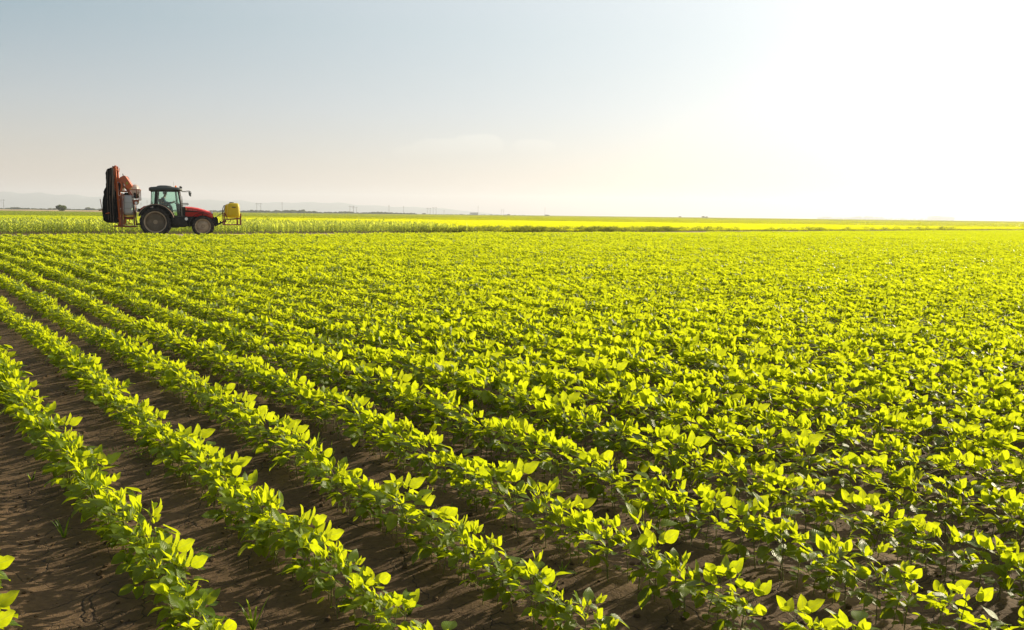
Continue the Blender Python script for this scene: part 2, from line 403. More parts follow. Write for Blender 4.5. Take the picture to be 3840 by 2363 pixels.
def soy_plant(seed, hi=True):
    """one young soybean plant about 0.3 m tall: (leaf Acc, stem Acc)"""
    R = random.Random(seed); lf, st = Acc(), Acc()
    H = R.uniform(0.20, 0.27); nod = R.choice((6, 6, 7))
    lean = np.array([R.gauss(0, 0.10), R.gauss(0, 0.10), 1.0])
    def sp(z): return np.array([lean[0] * z * (0.5 + z / H * 0.5), lean[1] * z * (0.5 + z / H * 0.5), z])
    tube(st, [sp(-0.02), sp(H * 0.35), sp(H * 0.7), sp(H)], 0.0032, 0.0017, 5 if hi else 3)
    az = R.uniform(0, 6.28); res = (7, 5) if hi else (3, 3)
    # first pair of simple rounded leaves
    for q in (0, math.pi):
        a = az + 1.5 + q; d = np.array([math.cos(a), math.sin(a), R.uniform(-0.25, 0.3)])
        b0 = sp(H * 0.22); b1 = b0 + unit(d) * R.uniform(0.025, 0.045) + np.array([0, 0, 0.012])
        if hi: tube(st, [b0, b1], 0.0013, 0.001, 3)
        leaflet(lf, b1, d - np.array([0, 0, R.uniform(0.1, 0.5)]), (0, 0, 1), R.uniform(0.036, 0.048), R.uniform(0.029, 0.038), R.uniform(0, .25), R.uniform(0, .3), R.uniform(0, 0.2), res, R, shape=0.8)
    for k in range(nod):
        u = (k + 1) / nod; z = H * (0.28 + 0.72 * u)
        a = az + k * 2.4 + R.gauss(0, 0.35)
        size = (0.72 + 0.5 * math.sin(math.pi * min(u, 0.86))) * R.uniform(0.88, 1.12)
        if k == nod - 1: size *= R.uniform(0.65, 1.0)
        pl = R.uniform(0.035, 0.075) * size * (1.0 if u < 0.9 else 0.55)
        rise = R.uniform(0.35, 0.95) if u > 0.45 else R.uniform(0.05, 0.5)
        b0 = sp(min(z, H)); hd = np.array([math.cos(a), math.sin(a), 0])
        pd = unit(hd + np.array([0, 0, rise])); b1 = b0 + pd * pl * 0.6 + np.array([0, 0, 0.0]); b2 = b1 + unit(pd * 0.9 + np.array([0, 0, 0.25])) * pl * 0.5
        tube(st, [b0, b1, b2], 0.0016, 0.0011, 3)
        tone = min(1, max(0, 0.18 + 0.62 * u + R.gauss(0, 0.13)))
        er = R.random()
        erect = (R.uniform(0.5, 1.9) if er < 0.55 else R.uniform(-0.1, 0.4)) if u > 0.6 else R.uniform(-0.55, 0.25)
        for q, (da, ls) in enumerate(((0, 1.08), (1.25, 0.95), (-1.25, 0.95))):
            aa = a + da + R.gauss(0, 0.18)
            d = np.array([math.cos(aa), math.sin(aa), erect + R.gauss(0, 0.22)])
            bb = b2 + (pd * 0.020 * size if q == 0 else 0)
            up = np.array([1.5 * SUN.x + R.gauss(0, .35), 1.5 * SUN.y + R.gauss(0, .35), 0.25 + R.gauss(0, .2)]) if erect > 0.45 else np.array([-0.3 * math.cos(aa) * max(erect, 0) + 0.9 * u * SUN.x + R.gauss(0, 0.26), -0.3 * math.sin(aa) * max(erect, 0) + 0.9 * u * SUN.y + R.gauss(0, 0.26), 1.0])
            L = 0.074 * size * ls * R.uniform(0.82, 1.16)
            leaflet(lf, bb + unit(d) * 0.004, d, up, L, L * R.uniform(0.56, 0.70), R.uniform(0.05, 0.42), R.uniform(0.0, 0.45), tone + R.gauss(0, 0.05), res, R, wav=0.05 if hi else 0)
    # folded young leaf at the tip
    for q in range(2):
        a = R.uniform(0, 6.28)
        leaflet(lf, sp(H), np.array([math.cos(a) * 0.5, math.sin(a) * 0.5, 1.0]), (math.cos(a), math.sin(a), 0.3), R.uniform(0.028, 0.045), 0.02, 0.7, 0.1, R.uniform(0.8, 1), (3, 3), R)
    if R.random() < 0.25:
        a = R.uniform(0, 6.28)
        leaflet(lf, sp(H * 0.2), np.array([math.cos(a), math.sin(a), -0.3]), (0, 0, 1), 0.05, 0.03, 0.3, 0.5, 0.9, (3, 3), R)
    return lf, st
def join(a, b, mb=1):
    c = Acc(); c.V, c.F, c.uv, c.t, c.m, c.n = list(a.V), list(a.F), list(a.uv), list(a.t), list(a.m), a.n
    c.F += [tuple(i + c.n for i in q) for q in b.F]
    c.V += b.V; c.uv += b.uv; c.t += b.t; c.m += [mb] * len(b.F); c.n += b.n
    return c

# ------------------------------------------------------------------ masses of plants: one object, its plants set out by geometry nodes
def variant_collection(name, meshes):
    c = bpy.data.collections.new(name)
    for i, m in enumerate(meshes):
        c.objects.link(bpy.data.objects.new('%s_%02d' % (name, i), m))
    return c
def mass(name, P, rot, scl, var, coll, label, cat):
    me = bpy.data.meshes.new(name)
    P = np.asarray(P, dtype=np.float32); n = len(P)
    me.vertices.add(n); me.vertices.foreach_set('co', P.ravel())
    for k, ty, a in (('rot', 'FLOAT_VECTOR', rot), ('scl', 'FLOAT_VECTOR', scl)):
        me.attributes.new(k, ty, 'POINT').data.foreach_set('vector', np.asarray(a, dtype=np.float32).ravel())
    me.attributes.new('var', 'INT', 'POINT').data.foreach_set('value', np.asarray(var, dtype=np.int32))
    o = link(name, me)
    ng = bpy.data.node_groups.new(name + '_plants', 'GeometryNodeTree')
    ng.interface.new_socket('Geometry', in_out='INPUT', socket_type='NodeSocketGeometry')
    ng.interface.new_socket('Geometry', in_out='OUTPUT', socket_type='NodeSocketGeometry')
    gi, go = ng.nodes.new('NodeGroupInput'), ng.nodes.new('NodeGroupOutput')
    ci = ng.nodes.new('GeometryNodeCollectionInfo'); ci.inputs[0].default_value = coll
    ci.inputs['Separate Children'].default_value = True; ci.inputs['Reset Children'].default_value = True
    ip = ng.nodes.new('GeometryNodeInstanceOnPoints'); ip.inputs['Pick Instance'].default_value = True
    def at(k, ty):
        q = ng.nodes.new('GeometryNodeInputNamedAttribute'); q.data_type = ty; q.inputs[0].default_value = k
        return next(s for s in q.outputs if s.enabled and s.name == 'Attribute')
    L = ng.links.new
    L(gi.outputs[0], ip.inputs['Points']); L(ci.outputs[0], ip.inputs['Instance'])
    L(at('var', 'INT'), ip.inputs['Instance Index'])
    L(at('rot', 'FLOAT_VECTOR'), ip.inputs['Rotation']); L(at('scl', 'FLOAT_VECTOR'), ip.inputs['Scale'])
    L(ip.outputs[0], go.inputs[0])
    md = o.modifiers.new('plants', 'NODES'); md.node_group = ng
    tag(o, label, cat, kind='stuff')
    return o

rng = np.random.default_rng(7)
def in_wedge(P, margin=3.0, slope=0.63):
    return (np.abs(P[:, 0]) < slope * P[:, 1] + margin) & (P[:, 1] > -0.6)

# variants: detailed plants near the camera, plainer ones in the middle distance, lengths of row and squares of field beyond
NV = 12
soy_hi = [soy_plant(100 + i, True) for i in range(NV)]
soy_lo = [soy_plant(200 + i, False) for i in range(8)]
me_fol = [a.mesh('soybean_foliage', [M_SOY]) for a, b in soy_hi]
me_stm = [b.mesh('soybean_stem', [M_STEM]) for a, b in soy_hi]
v_meshes = [join(a, b).mesh('soybean_plant', [M_SOY, M_STEM]) for a, b in soy_hi + soy_lo]
def row_length(seed, L=2.0, mat=M_SOY):
    R = random.Random(seed); acc = Acc()
    SX, SY = float(SUN.x * RD[0] + SUN.y * RD[1]), float(-SUN.x * RD[1] + SUN.y * RD[0])
    n = int(L / 0.06)
    for k in range(n):
        x = (k + R.random()) * L / n - L / 2; y0 = R.gauss(0, 0.03); hs = R.uniform(0.85, 1.1)
        for q in range(17):
            u = R.random() ** 0.8; a = R.uniform(0, 6.28); rr = R.uniform(0.02, 0.095)
            p = np.array([x + math.cos(a) * rr, y0 + math.sin(a) * rr, (0.05 + 0.18 * u) * hs])
            er = R.uniform(0.5, 1.8) if (u > 0.5 and R.random() < 0.6) else R.uniform(-0.4, 0.35)
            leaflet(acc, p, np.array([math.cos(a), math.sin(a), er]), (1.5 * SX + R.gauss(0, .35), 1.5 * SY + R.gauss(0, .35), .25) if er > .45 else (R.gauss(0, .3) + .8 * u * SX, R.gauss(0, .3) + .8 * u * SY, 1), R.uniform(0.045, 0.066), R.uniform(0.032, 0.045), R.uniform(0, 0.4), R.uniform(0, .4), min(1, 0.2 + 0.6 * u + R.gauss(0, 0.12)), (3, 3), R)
    return acc.mesh('soybean_row', [mat])
def field_square(seed, S=10.0, n=5200, mat=M_SOY):
    r = np.random.default_rng(seed)
    row = r.integers(0, int(S / ROW_GAP), n); u = r.random(n) ** 0.7
    x = r.uniform(-S / 2, S / 2, n); y = (row + 0.5) * ROW_GAP - S / 2 + r.normal(0, 0.09, n)
    z = (0.06 + 0.17 * u) * (0.85 + 0.3 * r.random(n))
    a = r.uniform(0, 6.28, n); er = np.where(r.random(n) < 0.3, r.uniform(0.5, 1.5, n), r.uniform(-.4, .4, n))
    d = np.stack([np.cos(a), np.sin(a), er], 1); d /= np.linalg.norm(d, axis=1)[:, None]
    up = np.stack([r.normal(0, .3, n), r.normal(0, .3, n), np.ones(n)], 1)
    s = np.cross(d, up); s /= np.linalg.norm(s, axis=1)[:, None]
    c = np.stack([x, y, z], 1); L, Wd = 0.15, 0.11
    V = np.stack([c - d * L / 2, c + s * Wd / 2, c + d * L / 2, c - s * Wd / 2], 1).reshape(-1, 3)
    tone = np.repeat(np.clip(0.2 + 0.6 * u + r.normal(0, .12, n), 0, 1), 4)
    return mesh_np('soybean_square', V, np.arange(4 * n).reshape(-1, 4), [mat], {'tone': tone}, np.zeros((4 * n, 2)), smooth=False)
v_meshes += [row_length(300 + i) for i in range(4)]
v_meshes += [field_square(400 + i, mat=M_SOY_PALE_GLARE) for i in range(3)]
v_meshes += [row_length(330 + i, mat=M_SOY_PALE_GLARE) for i in range(4)]
v_meshes += [field_square(430 + i) for i in range(3)]
SOY_VARIANTS = variant_collection('soybean_variant', v_meshes)
I_LO, I_ROW, I_SQ, I_PALE = NV, NV + 8, NV + 12, NV + 15
ROT_ROW = math.atan2(RD[1], RD[0])

# ---- plants of the field in front of the track
STEP = 0.057
rows = []
for k in range(-30, 300):
    s = ROW0 + ROW_GAP * k
    if k == -1: s -= 0.07
    t = np.arange(-30, 200, STEP)
    t = t + rng.normal(0, 0.014, len(t))
    ss = s + rng.normal(0, 0.016, len(t)) + 0.02 * np.sin(t * 0.7 + k)
    P = ss[:, None] * RN + t[:, None] * RD
    keep = in_wedge(P) & (np.hypot(P[:, 0], P[:, 1]) < 64) & (rng.random(len(t)) > 0.06) & (np.hypot(P[:, 0], P[:, 1]) > 0.5)
    P = P[keep]
    if len(P): rows.append(np.concatenate([P, np.full((len(P), 1), k)], 1))
SP = np.concatenate(rows)
row_end = TRACK_W - 0.5 + 1.5 * rng.random(400)
SP = SP[track_dist(SP[:, :2]) > row_end[(SP[:, 2] + 40).astype(int)] + 0.25 * rng.random(len(SP))]
dist = np.hypot(SP[:, 0], SP[:, 1])
n = len(SP)
hs = 1.0 + 0.13 * vnoise(SP[:, 0] * 1.1, SP[:, 1] * 1.1, 5) + 0.10 * vnoise(SP[:, 0] * 0.3, SP[:, 1] * 0.3, 6) + rng.normal(0, 0.07, n)
edge = np.clip((track_dist(SP[:, :2]) - TRACK_W) / 5.0, 0, 1)
hs *= 0.92 + 0.08 * edge + 0.10 * (1 - edge) * vnoise(SP[:, 2] * 0.73, SP[:, 2] * 0.31, 8)
ang = rng.normal(0, 0.6, n)
Z = ground_z(SP[:, 0], SP[:, 1]) - 0.004
rot3 = np.stack([rng.normal(0, 0.07, n), rng.normal(0, 0.07, n), ang], 1)
sx_ = np.clip((SP[:, :2] @ RN - 1.4) / 2.6, 0, 1)
hs *= 0.75 + 0.19 * sx_
lw = hs * rng.uniform(0.88, 1.02, n) * (1 + 0.08 * np.clip((SP[:, :2] @ RN - 5) / 5, 0, 1))
scl3 = np.stack([lw, lw, hs], 1)
var = np.where(dist < 11, rng.integers(0, NV, n), I_LO + rng.integers(0, 8, n))
# the three hundred plants that show largest stand as plants of their own
cx = SP[:, 0]; vz = 0.16 - CAM_H
dep = cx * cF.x + SP[:, 1] * cF.y + vz * cF.z
px = PW / 2 + FPX * (cx * cR.x + SP[:, 1] * cR.y + vz * cR.z) / np.maximum(dep, 1e-3)
py = PH / 2 - FPX * (cx * cU.x + SP[:, 1] * cU.y + vz * cU.z) / np.maximum(dep, 1e-3)
vis = (dep > 0.5) & (px > 20) & (px < PW - 20) & (py > 0) & (py < PH - 10)
own = np.argsort(np.where(vis, dep, 1e9))[:300]
ROWS_WORDS = {}
rest = np.ones(n, bool); rest[own] = False
P3 = np.stack([SP[:, 0], SP[:, 1], Z], 1)
mid_far = []
# ---- farther parts of the same field, as lengths of row
rr = []
for k in range(-30, 460):
    s = ROW0 + ROW_GAP * k
    t = np.arange(-120, 320, 2.0) + rng.uniform(-0.5, 0.5)
    P = s * RN + t[:, None] * RD
    d = np.hypot(P[:, 0], P[:, 1])
    P = P[in_wedge(P) & (d >= 64) & (d < 300) & (track_dist(P) > TRACK_W + 1)]
    rr.append(P)
RP = np.concatenate(rr); m = len(RP)
PA = np.concatenate([P3[rest], np.concatenate([RP, np.zeros((m, 1))], 1)])
RA = np.concatenate([rot3[rest], np.stack([np.zeros(m), np.zeros(m), ROT_ROW + 0 * rng.integers(0, 2, m)], 1)])
hv = 1.0 + 0.15 * vnoise(RP[:, 0] * 0.3, RP[:, 1] * 0.3, 6) + rng.normal(0, 0.05, m)
SA = np.concatenate([scl3[rest], np.stack([np.ones(m), hv, hv], 1)])
VA = np.concatenate([var[rest], I_ROW + rng.integers(0, 4, m)])
mass('soybean_crop', PA, RA, SA, VA, SOY_VARIANTS, 'dense soybean crop filling the rows beyond the nearest plants up to the track', 'soybean crop')
print('soy instances', len(PA))

# ---- the three hundred nearest plants
names = {-3: 'row at the very left', -2: 'row at the very left', -1: 'first row, cut by the left edge', 0: 'second row from the left', 1: 'third row from the left', 2: 'fourth row from the left', 3: 'fifth row from the left',
         4: 'sixth row from the left', 5: 'seventh row from the left', 6: 'eighth row from the left', 7: 'ninth row from the left'}
words = ['first', 'second', 'third', 'fourth', 'fifth', 'sixth', 'seventh', 'eighth', 'ninth', 'tenth', 'eleventh', 'twelfth']
kmin = int(SP[own, 2].min())
for i in own:
    k = int(SP[i, 2]) - kmin
    o = empty('soybean_plant', P3[i])
    o.rotation_euler = tuple(rot3[i]); o.scale = tuple(scl3[i])
    w = words[min(k, 11)]
    tag(o, 'leafy soybean plant in the %s row counted from the bottom left corner' % w, 'soybean plant', 'soybean plants at the near end of the %s row' % w)
    v = int(var[i]) % NV
    link('stem', me_stm[v], o); link('foliage', me_fol[v], o)
print('rows of own plants', kmin, int(SP[own, 2].max()), dep[own].max())

# ---- the field beyond the track, out to the horizon
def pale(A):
    """picks paler, yellower leaves towards the right: crop colour plus sun glare painted in"""
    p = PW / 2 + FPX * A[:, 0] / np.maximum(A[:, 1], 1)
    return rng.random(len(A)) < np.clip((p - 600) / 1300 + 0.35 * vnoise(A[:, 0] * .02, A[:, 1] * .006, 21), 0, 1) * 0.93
def beyond_mass():
    P, Rr, S, Vv = [], [], [], []
    r = np.random.default_rng(11)
    # lengths of row up to 150 m
    q = []
    for k in range(-40, 520):
        s = ROW0 + ROW_GAP * k
        t = np.arange(-120, 320, 2.0) + r.uniform(-.5, .5)
        A = s * RN + t[:, None] * RD; d = np.hypot(A[:, 0], A[:, 1])
        A = A[in_wedge(A) & (d < 200) & (track_dist(A) < -1.2)]
        q.append(A)
    q = np.concatenate(q); q = q[~in_corn(q)]
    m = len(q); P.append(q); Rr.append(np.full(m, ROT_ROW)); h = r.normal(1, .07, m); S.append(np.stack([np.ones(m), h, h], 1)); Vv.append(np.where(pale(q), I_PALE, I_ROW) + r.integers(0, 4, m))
    for lo, hi, st, zs in ((200, 620, 10.0, 1.0), (620, 3300, 30.0, 1.25), (3300, 9000, 90.0, 1.6)):
        g = np.arange(-hi, hi, st)
        A = np.stack(np.meshgrid(g, np.arange(-20, hi, st)), -1).reshape(-1, 2)
        A = A[:, :1] * RN + A[:, 1:] * RD; d = np.hypot(A[:, 0], A[:, 1])
        A = A[in_wedge(A, 20) & (d >= lo - 6) & (d < hi) & ((track_dist(A) < -st * .5) | (d > 290))]
        A = A[~in_wheat(A)]
        m = len(A); f = st / 10
        P.append(A); Rr.append(np.full(m, ROT_ROW) + math.pi * r.integers(0, 2, m)); h = (r.normal(1, .06, m) + .22 * vnoise(A @ RN * .06, A @ RD * .012, 22)) * zs
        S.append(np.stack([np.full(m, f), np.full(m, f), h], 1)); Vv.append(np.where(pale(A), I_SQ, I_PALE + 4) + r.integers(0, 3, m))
    P = np.concatenate(P); P = np.concatenate([P, np.zeros((len(P), 1))], 1); a = np.concatenate(Rr)
    mass('neighbouring_soybean_crop', P, np.stack([a * 0, a * 0, a], 1), np.concatenate(S), np.concatenate(Vv), SOY_VARIANTS,
         'yellow green crop field beyond the dirt track reaching to the horizon', 'field crop')
    print('beyond', len(P))
CORN_END = far_at(1760, 57.0).x
def corn_depth(x):
    return np.clip((CORN_END - x) / 14.0, 0, 1) * 15.0
def in_corn(A):
    td = -track_dist(A)
    return (td > -0.5) & (td < corn_depth(A[:, 0]) + 0.4)
def in_wheat(A):
    return (A[:, 1] > 565) & (A[:, 0] < (700 - PW / 2) / FPX * A[:, 1])
beyond_mass()

# ---- strip of corn on the far side of the track
def corn_plant(seed):
    R = random.Random(seed); acc = Acc(); H = R.uniform(0.46, 0.66)
    tube(acc, [(0, 0, -0.02), (0, 0, H * 0.5), (R.gauss(0, .02), R.gauss(0, .02), H)], 0.011, 0.005, 4, 0.4)
    az = R.uniform(0, 3.14)
    for k in range(7):
        a = az + math.pi * (k % 2) + R.gauss(0, 0.3); z = H * (0.2 + 0.75 * k / 6)
        L = R.uniform(0.30, 0.48); el = R.uniform(0.9, 1.6); w = R.uniform(0.05, 0.075)
        h = np.array([math.cos(a), math.sin(a), 0]); s = np.array([-math.sin(a), math.cos(a), 0])
        V = []
        for q in range(6):
            t = q / 5; c = h * L * (t * 0.62) + np.array([0, 0, z + L * (el * t * 0.62 - 0.85 * el * t ** 3 * 0.72)])
            ww = w * (0.6 + 0.4 * math.sin(math.pi * min(t + 0.2, 1))) * (1 - t ** 3) / 2
            V += [c - s * ww + np.array([0, 0, 0.4 * ww]), c, c + s * ww + np.array([0, 0, 0.4 * ww])]
        acc.add(V, GRID[(6, 3)], None, min(1, 0.3 + 0.6 * k / 6 + R.gauss(0, .1)))
    return acc.mesh('corn_plant', [M_CORN])
corn_meshes = [corn_plant(500 + i) for i in range(7)]
CORN_VARIANTS = variant_collection('corn_variant', corn_meshes)
xs = np.arange(-66, CORN_END, 0.2)
cp = []
for j in range(22):
    x = xs + rng.normal(0, 0.03, len(xs)); off = 0.25 + j * 0.7 + rng.normal(0, 0.05, len(xs))
    i = np.clip(np.searchsorted(FE[:, 0], x) - 1, 0, len(FE) - 2); dv = FE[i + 1] - FE[i]; dv /= np.linalg.norm(dv, axis=1)[:, None]
    A = np.stack([x - dv[:, 1] * off, track_y(x) + dv[:, 0] * off], 1)
    ok = in_wedge(A, 2.0) & (off < corn_depth(A[:, 0]) + 0.2) & (rng.random(len(x)) > 0.08)
    cp.append(np.concatenate([A[ok], np.full((ok.sum(), 1), j)], 1))
CPt = np.concatenate(cp); m = len(CPt)
cs = np.clip(1.1 + 0.2 * vnoise(CPt[:, 0] * .4, CPt[:, 1] * .4, 9) + rng.normal(0, .1, m), .5, 1.4); ca = rng.uniform(0, 6.28, m); cv = rng.integers(0, 7, m)
cd = np.hypot(CPt[:, 0], CPt[:, 1])
cpx = PW / 2 + FPX * CPt[:, 0] / CPt[:, 1]
cown = np.argsort(np.where((CPt[:, 2] < 3) & (cpx > 15) & (cpx < PW), cd, 1e9))[:290]
crest = np.ones(m, bool); crest[cown] = False
C3 = np.concatenate([CPt[:, :2], np.zeros((m, 1))], 1)
mass('corn_crop', C3[crest], np.stack([ca * 0, ca * 0, ca], 1)[crest], np.stack([cs] * 3, 1)[crest], cv[crest], CORN_VARIANTS, 'pale green young corn standing in a strip behind the dirt track and tractor', 'corn crop')
for i in cown:
    o = link('corn_plant', corn_meshes[int(cv[i])])
    o.location, o.rotation_euler, o.scale = C3[i], (0, 0, float(ca[i])), (float(cs[i]),) * 3
    tag(o, 'young corn plant in the front of the corn strip, %s' % ('left of the sprayer' if cpx[i] < 370 else ('behind the tractor' if cpx[i] < 910 else 'right of the yellow tank')), 'corn plant',
        'corn plants in the front rows %s' % ('left of the sprayer' if cpx[i] < 370 else ('behind the tractor' if cpx[i] < 910 else 'right of the yellow tank')))
print('corn', m)
# ------------------------------------------------------------------ machinery helpers
class MB:
    """collects shapes and links them as ONE mesh object"""
    def __init__(s): s.bm = bmesh.new()
    def prism(s, poly, y0, y1, bev=0.0, rings=None):
        """outline in the x-z plane carried from y0 to y1; rings = [(t, scale)] rounds the sides"""
        rings = rings or [(0, 1), (1, 1)]
        cx = sum(p[0] for p in poly) / len(poly); cz = sum(p[1] for p in poly) / len(poly)
        R = []
        for t, k in rings:
            R.append([s.bm.verts.new((cx + (x - cx) * k, y0 + (y1 - y0) * t, cz + (z - cz) * k)) for x, z in poly])
        new = []
        for a, b in zip(R, R[1:]):
            for i in range(len(poly)):
                j = (i + 1) % len(poly)
                new.append(s.bm.faces.new((a[i], a[j], b[j], b[i])))
        new.append(s.bm.faces.new(R[0][::-1])); new.append(s.bm.faces.new(R[-1]))
        if bev:
            es = list({e for f in new for e in f.edges})
            bmesh.ops.bevel(s.bm, geom=es, offset=bev, segments=2, affect='EDGES', profile=0.6)
        return s
    def box(s, c, d, bev=0.0, rot=None):
        r = bmesh.ops.create_cube(s.bm, size=1.0, matrix=Matrix.Translation(c) @ (rot or Matrix.Identity(4)) @ Matrix.Diagonal((d[0], d[1], d[2], 1)))
        if bev:
            bmesh.ops.bevel(s.bm, geom=list({e for v in r['verts'] for e in v.link_edges}), offset=bev, segments=2, affect='EDGES')
        return s
    def bar(s, pts, r, k=8, r1=None):
        pts = [Vector(p) for p in pts]; n = len(pts); rings = []
        for i, p in enumerate(pts):
            d = (pts[min(i + 1, n - 1)] - pts[max(i - 1, 0)]).normalized()
            a = d.cross(Vector((0.13, 0.97, 0.2)) if abs(d.y) < 0.85 else Vector((1, 0, 0))).normalized(); b = d.cross(a)
            rr = r + ((r1 if r1 is not None else r) - r) * i / (n - 1)
            rings.append([s.bm.verts.new(p + rr * (math.cos(2 * math.pi * (j + .5) / k) * a + math.sin(2 * math.pi * (j + .5) / k) * b)) for j in range(k)])
        for u, v in zip(rings, rings[1:]):
            for j in range(k): s.bm.faces.new((u[j], u[(j + 1) % k], v[(j + 1) % k], v[j]))
        s.bm.faces.new(rings[0][::-1]); s.bm.faces.new(rings[-1])
        return s
    def lathe(s, prof, c, axis='y', k=40, close=False):
        """profile (radius, offset along the axis) turned about an axis through c"""
        R = []
        for r, o in prof:
            ring = []
            for j in range(k):
                a = 2 * math.pi * j / k; u, v = r * math.cos(a), r * math.sin(a)
                ring.append(s.bm.verts.new({'y': (c[0] + u, c[1] + o, c[2] + v), 'z': (c[0] + u, c[1] + v, c[2] + o), 'x': (c[0] + o, c[1] + u, c[2] + v)}[axis]))
            R.append(ring)
        pairs = list(zip(R, R[1:])) + ([(R[-1], R[0])] if close else [])
        for a, b in pairs:
            for j in range(k): s.bm.faces.new((a[j], a[(j + 1) % k], b[(j + 1) % k], b[j]))
        if not close:
            if prof[0][0] > 1e-4: s.bm.faces.new(R[0][::-1])
            if prof[-1][0] > 1e-4: s.bm.faces.new(R[-1])
        return s
    def loft(s, secs):
        """closed sections (lists of 3-d points of equal length) joined in order"""
        R = [[s.bm.verts.new(p) for p in q] for q in secs]
        for a, b in zip(R, R[1:]):
            m = len(a)
            for j in range(m): s.bm.faces.new((a[j], a[(j + 1) % m], b[(j + 1) % m], b[j]))
        s.bm.faces.new(R[0][::-1]); s.bm.faces.new(R[-1])
        return s
    def build(s, name, mat, parent=None, smooth=40):
        bmesh.ops.remove_doubles(s.bm, verts=s.bm.verts, dist=1e-5)
        bmesh.ops.recalc_face_normals(s.bm, faces=s.bm.faces)
        me = bpy.data.meshes.new(name); s.bm.to_mesh(me); s.bm.free()
        me.materials.append(mat)
        if smooth:
            me.polygons.foreach_set('use_smooth', np.ones(len(me.polygons), dtype=bool))
            me.set_sharp_from_angle(angle=math.radians(smooth))
        return link(name, me, parent)
def superbox(c, d, e=4.0, n=20, taper=0.0, taper_y=0.0):
    """a moulded tank: a superellipsoid with flat sides and round edges"""
    def sg(v, p): return math.copysign(abs(v) ** p, v)
    b = MB(); p = 2.0 / e; R = []
    for i in range(n + 1):
        la = -math.pi / 2 + math.pi * i / n
        z = sg(math.sin(la), p); w = abs(math.cos(la)) ** p
        k = 1 - taper * (z + 1) / 2
        R.append([(c[0] + d[0] / 2 * w * k * sg(math.cos(2 * math.pi * j / 40), p), c[1] + d[1] / 2 * w * k * sg(math.sin(2 * math.pi * j / 40), p), c[2] + d[2] / 2 * z) for j in range(40)])
    b.loft(R)
    return b

def painted(name, c, dirt=(0.16, 0.12, 0.085), k=0.55, rough=0.38, coat=0.3):
    return simple(name, c, rough, coat=coat, noise=k, nscale=2.2, c2=tuple(0.55 * a + 0.45 * b for a, b in zip(c, dirt)))
M_RED = painted('red_paint', (0.64, 0.026, 0.022), k=0.4)
M_BLACK = simple('black_plastic', (0.010, 0.010, 0.010), 0.55, noise=0.5, c2=(0.05, 0.042, 0.034), nscale=3)
M_ROOF = simple('grey_roof', (0.062, 0.07, 0.066), 0.4)
M_RUBBER = simple('tyre_rubber', (0.022, 0.021, 0.019), 0.75, noise=0.8, c2=(0.055, 0.046, 0.036), nscale=5, bump=0.3)
M_RIM = simple('dusty_rim', (0.42, 0.335, 0.235), 0.6, noise=0.7, c2=(0.20, 0.155, 0.11), nscale=4)
M_RIMD = simple('grey_dusty_disc', (0.12, 0.098, 0.068), 0.7, noise=0.7, c2=(0.20, 0.15, 0.10), nscale=4)
M_DUST = simple('dusty_fender', (0.40, 0.29, 0.22), 0.7, noise=0.6, c2=(0.2, 0.14, 0.1), nscale=3)
M_ORANGE = painted('orange_paint', (0.56, 0.105, 0.012), k=0.9)
M_BROWN = painted('rust_brown_paint', (0.27, 0.062, 0.026), k=0.7, coat=0.1)
M_FRAME = painted('oxide_red_paint', (0.24, 0.058, 0.042), k=0.6, coat=0.1)
M_FABRIC = simple('black_fabric', (0.006, 0.006, 0.006), 0.9, noise=0.6, c2=(0.012, 0.0115, 0.011), spec=0.05, nscale=4, bump=0.5)
M_BOOM = simple('dull_boom_tube', (0.075, 0.055, 0.042), 0.6)
M_STEEL = simple('grey_steel', (0.30, 0.29, 0.27), 0.45, metal=0.6)
M_NAVY = simple('navy_jacket', (0.018, 0.04, 0.085), 0.85)
M_TROUS = simple('dark_trousers', (0.05, 0.06, 0.075), 0.9)
M_SKIN = simple('skin', (0.42, 0.24, 0.17), 0.55)
M_HAIR = simple('dark_hair', (0.02, 0.015, 0.012), 0.8)
M_WHITE = simple('white_plastic', (0.75, 0.76, 0.74), 0.4)
M_PALEPINK = simple('pale_lettering', (0.62, 0.24, 0.22), 0.5)
M_GOLD = simple('yellow_emblem', (0.62, 0.42, 0.10), 0.5)
M_GREENY = simple('yellow_green_emblem', (0.34, 0.34, 0.02), 0.5)
M_CHAR = simple('charcoal_print', (0.06, 0.06, 0.05), 0.6)
def poly_tank(name, c, tr, k=0.35):
    m, nt, out = new_mat(name)
    pb = N(nt, 'ShaderNodeBsdfPrincipled', {'Base Color': c, 'Roughness': 0.4})
    t = N(nt, 'ShaderNodeBsdfTranslucent', {'Color': tr})
    mx = N(nt, 'ShaderNodeMixShader', {0: k, 1: pb.outputs[0], 2: t.outputs[0]})
    nt.links.new(mx.outputs[0], out.inputs[0]); return m
M_YTANK = poly_tank('yellow_polyethylene', (0.56, 0.46, 0.008), (0.80, 0.66, 0.012))
M_GTANK = poly_tank('grey_polyethylene', (0.52, 0.53, 0.54), (0.6, 0.6, 0.56))
M_WTANK = poly_tank('white_polyethylene', (0.55, 0.50, 0.48), (0.75, 0.68, 0.62), 0.5)
def glass_mat(name, tint, gl=0.10):
    m, nt, out = new_mat(name)
    t = N(nt, 'ShaderNodeBsdfTransparent', {'Color': tint}); g = N(nt, 'ShaderNodeBsdfGlossy', {'Color': (1, 1, 1), 'Roughness': 0.03})
    fr = N(nt, 'ShaderNodeFresnel', {0: 1.45})
    f = N(nt, 'ShaderNodeMath', {0: fr.outputs[0], 1: gl}, operation='ADD', use_clamp=True)
    mx = N(nt, 'ShaderNodeMixShader', {0: f.outputs[0], 1: t.outputs[0], 2: g.outputs[0]})
    nt.links.new(mx.outputs[0], out.inputs[0]); return m
M_GLASS = glass_mat('green_tinted_glass', (0.84, 0.95, 0.90), 0.015)
